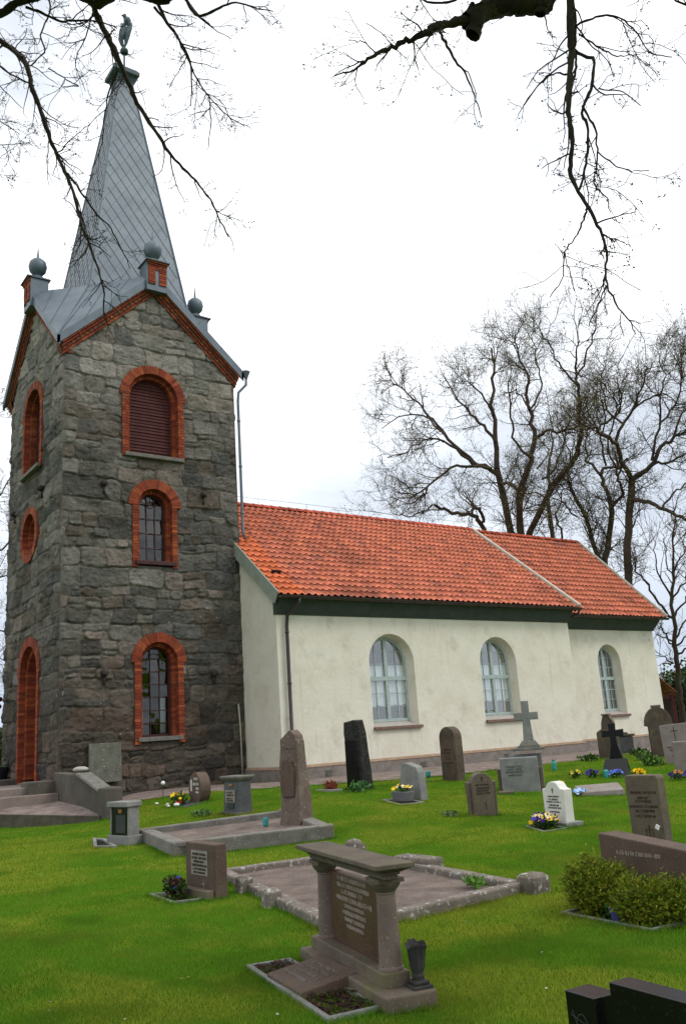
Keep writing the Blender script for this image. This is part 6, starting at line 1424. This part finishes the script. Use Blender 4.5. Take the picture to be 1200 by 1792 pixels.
# ------------------------------------------------------------------ the two trees whose branches hang into the picture
NEAR_LV = [dict(every=.13, len=.42, ang=(.45, 1.1), r=.008, rmin=.0024, n=7, bend=.20, lift=-.012),
           dict(every=.085, len=.20, ang=(.5, 1.2), r=.0034, rmin=.0016, n=5, bend=.22, lift=.0, bud=.7),
           dict(every=.12, len=.06, ang=(.5, 1.2), r=.0022, rmin=.0014, n=3, bend=.2, lift=.02, bud=1)]
def in_frame(P):
    D_ = P-np.array([0, 0, CAMH]); z = D_ @ np.array(fw); zz = np.maximum(z, 1e-3)
    u = 600+FPX*(D_ @ np.array(rt))/zz; v = 896-FPX*(D_ @ np.array(up))/zz
    return bool(((z > .05) & (u > -60) & (u < 1260) & (v > -60) & (v < 1850)).any())
def near_tree(label, trunk, limbs, seed, dens=1.0, extra=()):
    r_ = np.random.default_rng(seed); base = Vector((trunk[0][0], trunk[0][1], float(gz(trunk[0][0], trunk[0][1])))); t = thing('overhanging_tree', label, 'tree', base, 0, 'trees hanging over the churchyard')
    n = 14; Q, _ = smooth_line(trunk, n, r_, .03); V, F = tubes_np([(Q, np.linspace(.42, .16, n))], 14); np_mesh('trunk', V, F, M['bark'], t, smooth=True, off=base)
    top = Vector(trunk[-1]); big = []; L0 = []
    for pts, d0, d1, w0, w1, join in limbs:
        m = len(pts); P = [at_depth(x, y, d0+(d1-d0)*i/(m-1)) for i, (x, y) in enumerate(pts)]
        rr0 = w0*(.85 if w0 < 30 else 1)*d0/FPX/2; rr1 = max(w1*d1/FPX/2, .003)
        n = max(12, m*4); Q, L_ = smooth_line(P, n, r_, .0035 if w0 < 20 else .006); rr = np.linspace(rr0, rr1, n)*(1+.10*r_.normal(0, 1, n))
        big.append((Q, rr)); L0.append((Q, rr))
        if join:
            J = top+(Vector(trunk[-2])-top)*r_.uniform(0, .6); J = [J, J.lerp(P[0], .55)+Vector((0, 0, .5)), P[0]]
            Q2, _ = smooth_line([tuple(v) for v in J], 12, r_, .01); big.append((Q2, np.linspace(max(rr0*2.2, .07), rr0, 12)))
    V, F = tubes_np(big, 8); np_mesh('bough', V, F, M['bark'], t, smooth=True, off=base)
    out = []; buds = []
    lv = [dict(NEAR_LV[0], every=NEAR_LV[0]['every']/dens), NEAR_LV[1], NEAR_LV[2]]
    grow(L0, lv, r_, out, buds, .06); ls = [l for o in out for l in o]
    # unseen rest of the crown, over and behind the camera, added to shade the foreground
    ex = []
    for e in extra:
        Q, _ = smooth_line([tuple(top), tuple((np.array(top)+np.array(e))/2+np.array([0, 0, .6])), e], 14, r_, .06); ex.append((Q, np.linspace(.12, .03, 14)))
    if ex:
        o2 = []; b2 = []; grow(ex, [dict(every=.16, len=2.4, ang=(.5, 1.1), r=.05, rmin=.016, n=7, bend=.2, lift=.02), dict(every=.13, len=1.2, ang=(.5, 1.2), r=.022, rmin=.010, n=5, bend=.22, lift=0), dict(every=.16, len=.55, ang=(.5, 1.2), r=.012, rmin=.007, n=4, bend=.22, lift=0)], r_, o2, b2, .2); ls2 = [l for l in ex+[l for o in o2 for l in o] if not in_frame(l[0])]
        V, F = tubes_np(ls2, 4); np_mesh('unseen_shade_crown', V, F, M['bark'], t, off=base)
    V, F = tubes_np(ls, 3); np_mesh('twig', V, F, M['bark'], t, off=base)['kind'] = 'stuff'
    bud_mesh('bud', buds, .016, M['bud_dark'], t, r_, base, 2)
    return t
near_tree('bare tree at left whose drooping branches cross in front of the spire', [(-3.2, 7.5, -.2), (-3.1, 7.5, 2), (-2.9, 7.6, 4.5), (-2.4, 7.8, 7.2), (-1.6, 8.2, 9.6)], [
 ([(150, -25), (175, 40), (200, 85), (213, 118), (228, 155), (250, 197), (278, 237), (295, 267), (318, 292), (345, 318), (370, 352), (385, 385), (400, 415)], 8, 7.2, 14, 2, True),
 ([(-30, 50), (0, 70), (40, 100), (48, 115), (58, 160), (75, 200), (90, 250), (115, 300), (130, 340), (142, 390), (160, 440), (172, 470), (183, 510), (182, 548)], 8.6, 7.6, 13, 2.5, True),
 ([(118, 303), (150, 345), (170, 375), (192, 395), (215, 440), (228, 470)], 8.0, 8.3, 5, 1.5, False),
 ([(-30, 30), (0, 25), (25, 8), (60, -5), (110, -20)], 7.5, 7.5, 16, 13, True),
 ([(45, 12), (80, 25), (105, 38), (150, 35), (190, 42), (205, 50)], 7.5, 7.8, 6, 2, False),
 ([(40, 100), (10, 75), (-20, 100)], 8.3, 8.8, 5, 3, False),
 ([(262, -20), (290, 35), (315, 70), (333, 105), (336, 150), (334, 185)], 8.2, 7.8, 8, 1.5, True),
 ([(318, -15), (340, 25), (352, 30), (380, 15), (412, 3), (450, 15), (478, 20)], 7.8, 7.4, 8, 1.5, True),
 ([(270, 12), (305, 55), (325, 95), (345, 140), (368, 172), (400, 205), (440, 225)], 8.0, 8.4, 6, 1.2, False),
 ([(366, 170), (370, 215), (364, 262)], 8.2, 8.0, 3, 1.2, False), ([(328, 5), (348, 28), (375, 48)], 7.8, 7.8, 6, 1.5, False),
 ([(150, -6), (170, 3), (200, -8)], 7.9, 7.9, 24, 18, True), ([(250, -8), (285, 4), (300, -6)], 8.1, 8.1, 16, 12, True),
 ([(85, 120), (140, 152), (130, 150), (112, 152)], 8.6, 8.4, 2.5, 2, False), ([(55, 115), (80, 90), (70, 60), (90, 20), (85, -20)], 8.5, 9, 3, 3, False), ([(60, 150), (20, 130), (-20, 100)], 8.4, 8.8, 3, 4, False),
 ([(165, 15), (150, 65), (130, 110), (150, 160)], 8.0, 8.6, 3, 1, False), ([(205, 125), (190, 160), (183, 200), (180, 250), (165, 290)], 7.9, 8.3, 4, 1.2, False), ([(-30, 240), (0, 255), (40, 250)], 9.5, 9.3, 3, 1, True), ([(-30, 190), (5, 215), (35, 235)], 9.8, 9.3, 3, 1, True), ([(-30, 120), (0, 150), (40, 190)], 9.6, 9.4, 3, 1, True), ([(-30, 290), (-5, 300), (10, 315)], 9.8, 9.3, 3, 1, True)], 201, .85,
 extra=[(1.2, 2.8, 9.5), (.5, 1, 10.5), (-2, 1, 10), (1.5, 4.2, 10.5), (-5, 4, 9), (0, -2, 9.5), (-2.5, 4, 11)])
near_tree('bare tree at right with a sawn black bough and hanging branches across the white sky', [(8.2, 1.2, -.2), (8.1, 1.2, 2), (7.8, 1.4, 4.5), (7.3, 1.8, 6.8), (6.6, 2.4, 8.6)], [
 ([(975, -40), (950, 6), (925, 8), (880, 10), (850, 18), (832, 30), (815, 38)], 6.6, 6.4, 40, 34, True),
 ([(955, -25), (950, 5), (944, 25)], 6.5, 6.5, 26, 22, False), ([(838, 14), (832, 40), (826, 62)], 6.42, 6.38, 30, 26, False), ([(822, 22), (824, 14), (826, 8)], 6.4, 6.4, 16, 10, False),
 ([(815, 36), (790, 40), (770, 46), (758, 48), (740, 60), (715, 68), (690, 82), (660, 95), (630, 115), (585, 133)], 6.4, 6.0, 20, 1.8, False),
 ([(765, 47), (780, 75), (795, 105), (815, 130), (830, 165), (842, 205)], 6.35, 6.1, 7, 1.3, False), ([(722, 68), (727, 110), (735, 132)], 6.2, 6.2, 4, 1, False), ([(660, 95), (640, 75), (610, 70)], 6.1, 5.9, 3, 1, False), ([(690, 82), (670, 60), (640, 40)], 6.2, 6.5, 3, 1, False),
 ([(1000, -35), (997, 20), (997, 60), (1000, 95), (997, 130), (993, 200), (1002, 240), (995, 300), (1010, 335), (1028, 360), (1050, 405), (1062, 440), (1057, 485), (1075, 530), (1100, 560), (1112, 585)], 6.0, 5.3, 17, 2, True),
 ([(1005, 20), (1006, 60), (1003, 90), (1040, 104), (1035, 150), (1015, 200), (1027, 215), (1028, 260), (1020, 320), (1010, 335)], 6.05, 5.6, 8, 4, False),
 ([(1018, 185), (1042, 225), (1045, 290), (1036, 325), (1062, 345), (1068, 372)], 5.9, 5.7, 5, 1.5, False),
 ([(1008, 45), (1050, 25), (1085, 30), (1115, 60), (1137, 95), (1175, 100)], 6.0, 5.8, 5, 1.5, False), ([(1012, 60), (1050, 85), (1080, 100), (1120, 95)], 6.0, 6.3, 4, 1.5, False), ([(1050, 400), (1010, 410), (985, 442), (985, 485), (962, 520)][1:], 5.5, 5.3, 3.5, 1.2, False), ([(1028, 362), (1018, 390), (1010, 410)], 5.5, 5.5, 4, 3.5, False),
 ([(1060, 500), (1045, 535), (1030, 570)], 5.4, 5.3, 3.5, 1.2, False), ([(993, 130), (965, 128), (940, 150), (915, 185)], 5.95, 6.1, 4, 1.2, False), ([(995, 60), (1008, 100), (1003, 140)], 6.1, 6.0, 6, 4, False), ([(1045, 265), (1075, 290), (1100, 300), (1135, 298)], 5.7, 5.5, 3, 1, False), ([(1048, 155), (1090, 160), (1120, 185)], 5.9, 5.6, 3, 1, False),
 ([(985, 442), (998, 480), (1005, 510)], 5.4, 5.4, 2.5, 1, False), ([(1050, 405), (1075, 425)], 5.5, 5.5, 4, 2, False), ([(700, -15), (770, 10), (830, -15)], 6.8, 6.8, 4, 4, True), ([(1230, 20), (1190, 5), (1140, -20)], 6.5, 6.2, 4, 4, True)], 203, .6,
 extra=[(3.5, -.5, 8.8), (2, -2, 9), (4.0, 1.0, 9.6), (5, -2, 8.5), (1.2, .8, 9.8), (7, -2, 9), (3, .8, 10.4)])
# ================================================================== GRASS, dead leaves
def grass(n, seed, rmin, rmax, hgt, wid):
    r_ = np.random.default_rng(seed)
    az = R(4)+(R(62)-R(4))*r_.random(n); d = rmin*(rmax/rmin)**r_.random(n)
    x = d*np.sin(az); y = d*np.cos(az)
    keep = np.ones(n, bool)
    for P in NOGRASS: keep &= ~inside_poly(x, y, P)
    x, y, d = x[keep], y[keep], d[keep]; n = len(x)
    z = gz(x, y)+(.02*(fbm(x*.7, y*.7, 3)-.47))*ss((40-np.hypot(x, y))/30)-.004
    C = lawncol(x, y)*r_.uniform(.78, 1.2, (n, 1)); straw = r_.random(n) < .025; C[straw] = np.array([.28, .25, .08])*r_.uniform(.7, 1.1, (straw.sum(), 1))
    tuft = .75+.8*fbm(x*1.6, y*1.6, 41, 3)
    h = hgt*r_.uniform(.5, 1.25, n)*tuft*(1+d*.022); wd = wid*(.8+d*.12)*r_.uniform(.7, 1.3, n)
    a = r_.uniform(0, 6.283, n); lean = r_.uniform(.2, 1.0, n)*h; la = r_.uniform(0, 6.283, n)
    bx_ = np.cos(a)*wd/2; by_ = np.sin(a)*wd/2; lx = np.cos(la)*lean; ly = np.sin(la)*lean
    V = np.stack([np.stack([x-bx_, y-by_, z], 1), np.stack([x+bx_, y+by_, z], 1), np.stack([x+bx_*.7+lx*.4, y+by_*.7+ly*.4, z+h*.6], 1), np.stack([x+lx, y+ly, z+h], 1), np.stack([x-bx_*.7+lx*.4, y-by_*.7+ly*.4, z+h*.6], 1)], 1).reshape(-1, 3)
    i = np.arange(n)*5
    F = np.concatenate([np.stack([i, i+1, i+2, i+4], 1)]); F2 = np.stack([i+4, i+2, i+3, i+3], 1)
    Cb = np.repeat(C, 5, 0)
    return V, F, F2, Cb
M['grass'] = mat('grass_blades', [(.85, .85, .85), (1.1, 1.1, 1.1)], 3, .75, attr=True, spec=.15)
nt_ = M['grass'].node_tree; pb = nt_.nodes['Principled BSDF']     # light comes through the thin blades
tl = nt_.nodes.new('ShaderNodeBsdfTranslucent'); mxs = nt_.nodes.new('ShaderNodeMixShader'); mxs.inputs[0].default_value = .42
nt_.links.new(pb.inputs['Base Color'].links[0].from_socket, tl.inputs[0]); nt_.links.new(pb.outputs[0], mxs.inputs[1]); nt_.links.new(tl.outputs[0], mxs.inputs[2]); nt_.links.new(mxs.outputs[0], nt_.nodes['Material Output'].inputs[0])
def grass_obj(name, n, seed, rmin, rmax, h, w_):
    V, F, F2, C = grass(n, seed, rmin, rmax, h, w_)
    tri = np.concatenate([F[:, [0, 1, 2]], F[:, [0, 2, 3]], F2[:, :3]])
    o = np_mesh(name, V, tri, M['grass'], None, C); o['kind'] = 'stuff'; o['label'] = 'short spring lawn grass with straw-coloured patches between the graves'; o['category'] = 'grass'; return o
grass_obj('grass', 950000, 5, 2.2, 45, .023, .0020)
# longer grass left by the mower along kerbs and at the foot of every stone
def edge_grass():
    r_ = np.random.default_rng(55); pts = []
    bpy.context.view_layer.update()
    polys = [P for P in NOGRASS if max(p[0] for p in P)-min(p[0] for p in P) < 4]
    for o in list(sc.objects):
        if o.type == 'EMPTY' and o.get('category') in ('gravestone', 'monument', 'grave slab', 'wall') and o.children:
            co_ = [o.matrix_world @ Vector((v.co.x, v.co.y, 0)) for c in o.children if c.type == 'MESH' for v in c.data.vertices if v.co.z < .12]
            if len(co_) < 4: continue
            inv = o.matrix_world.inverted(); L_ = [inv @ p for p in co_]
            x0, x1, y0, y1 = min(p.x for p in L_), max(p.x for p in L_), min(p.y for p in L_), max(p.y for p in L_)
            polys.append([tuple((o.matrix_world @ Vector((a, b, 0)))[:2]) for a, b in ((x0, y0), (x1, y0), (x1, y1), (x0, y1))])
    X = []; Y = []
    for P in polys:
        cx_ = sum(p[0] for p in P)/len(P); cy_ = sum(p[1] for p in P)/len(P)
        for i in range(len(P)):
            a, b = np.array(P[i]), np.array(P[(i+1) % len(P)]); L_ = np.linalg.norm(b-a); n = int(L_*420)
            t = r_.random(n)[:, None]; q = a+(b-a)*t; c = np.array([cx_, cy_]); d = q-c; d /= np.linalg.norm(d, axis=1, keepdims=True); q = q+d*(np.abs(r_.normal(0, .022, n))+.004)[:, None]
            X.append(q[:, 0]); Y.append(q[:, 1])
    x = np.concatenate(X); y = np.concatenate(Y); n = len(x); z = gz(x, y)-.006
    C = lawncol(x, y)*r_.uniform(.55, 1.1, (n, 1)); h = r_.uniform(.025, .075, n)*(.5+fbm(x*3, y*3, 61, 2)); wd = .0032*(.8+np.hypot(x, y)*.10)
    a = r_.uniform(0, 6.283, n); la = r_.uniform(0, 6.283, n); bx_, by_ = np.cos(a)*wd/2, np.sin(a)*wd/2; lx, ly = np.cos(la)*h*.5, np.sin(la)*h*.5
    V = np.stack([np.stack([x-bx_, y-by_, z], 1), np.stack([x+bx_, y+by_, z], 1), np.stack([x+lx, y+ly, z+h], 1)], 1).reshape(-1, 3)
    o = np_mesh('edge_grass', V, np.arange(3*n).reshape(-1, 3), M['grass'], None, np.repeat(C, 3, 0)); o['kind'] = 'stuff'; o['label'] = 'longer unmown grass along the kerbs and at the feet of the stones'; o['category'] = 'grass'
edge_grass()
mb = MB(); r2 = random.Random(12)
for i in range(90):
    a = R(r2.uniform(10, 56)); d = 3*(14/3)**r2.random(); x, y = d*math.sin(a), d*math.cos(a)
    if any(inside_poly(np.array([x]), np.array([y]), P)[0] for P in NOGRASS): continue
    z = float(gz(x, y))+.03; b = r2.uniform(0, 6.28); u = Vector((math.cos(b), math.sin(b), r2.uniform(-.3, .3)))*.012; v = Vector((-math.sin(b), math.cos(b), r2.uniform(-.3, .3)))*.008; p = Vector((x, y, z))
    mb.add([p-u, p+v, p+u, p-v], [(0, 1, 2, 3)], r2.choice([s2l(150, 130, 96), s2l(180, 165, 130), s2l(110, 80, 56), s2l(200, 196, 180)]))
o = mb.build('fallen_leaf', M['bark_mulch'], None); o['kind'] = 'stuff'; o['label'] = 'scattered dry leaf scraps lying in the lawn'; o['category'] = 'leaves'
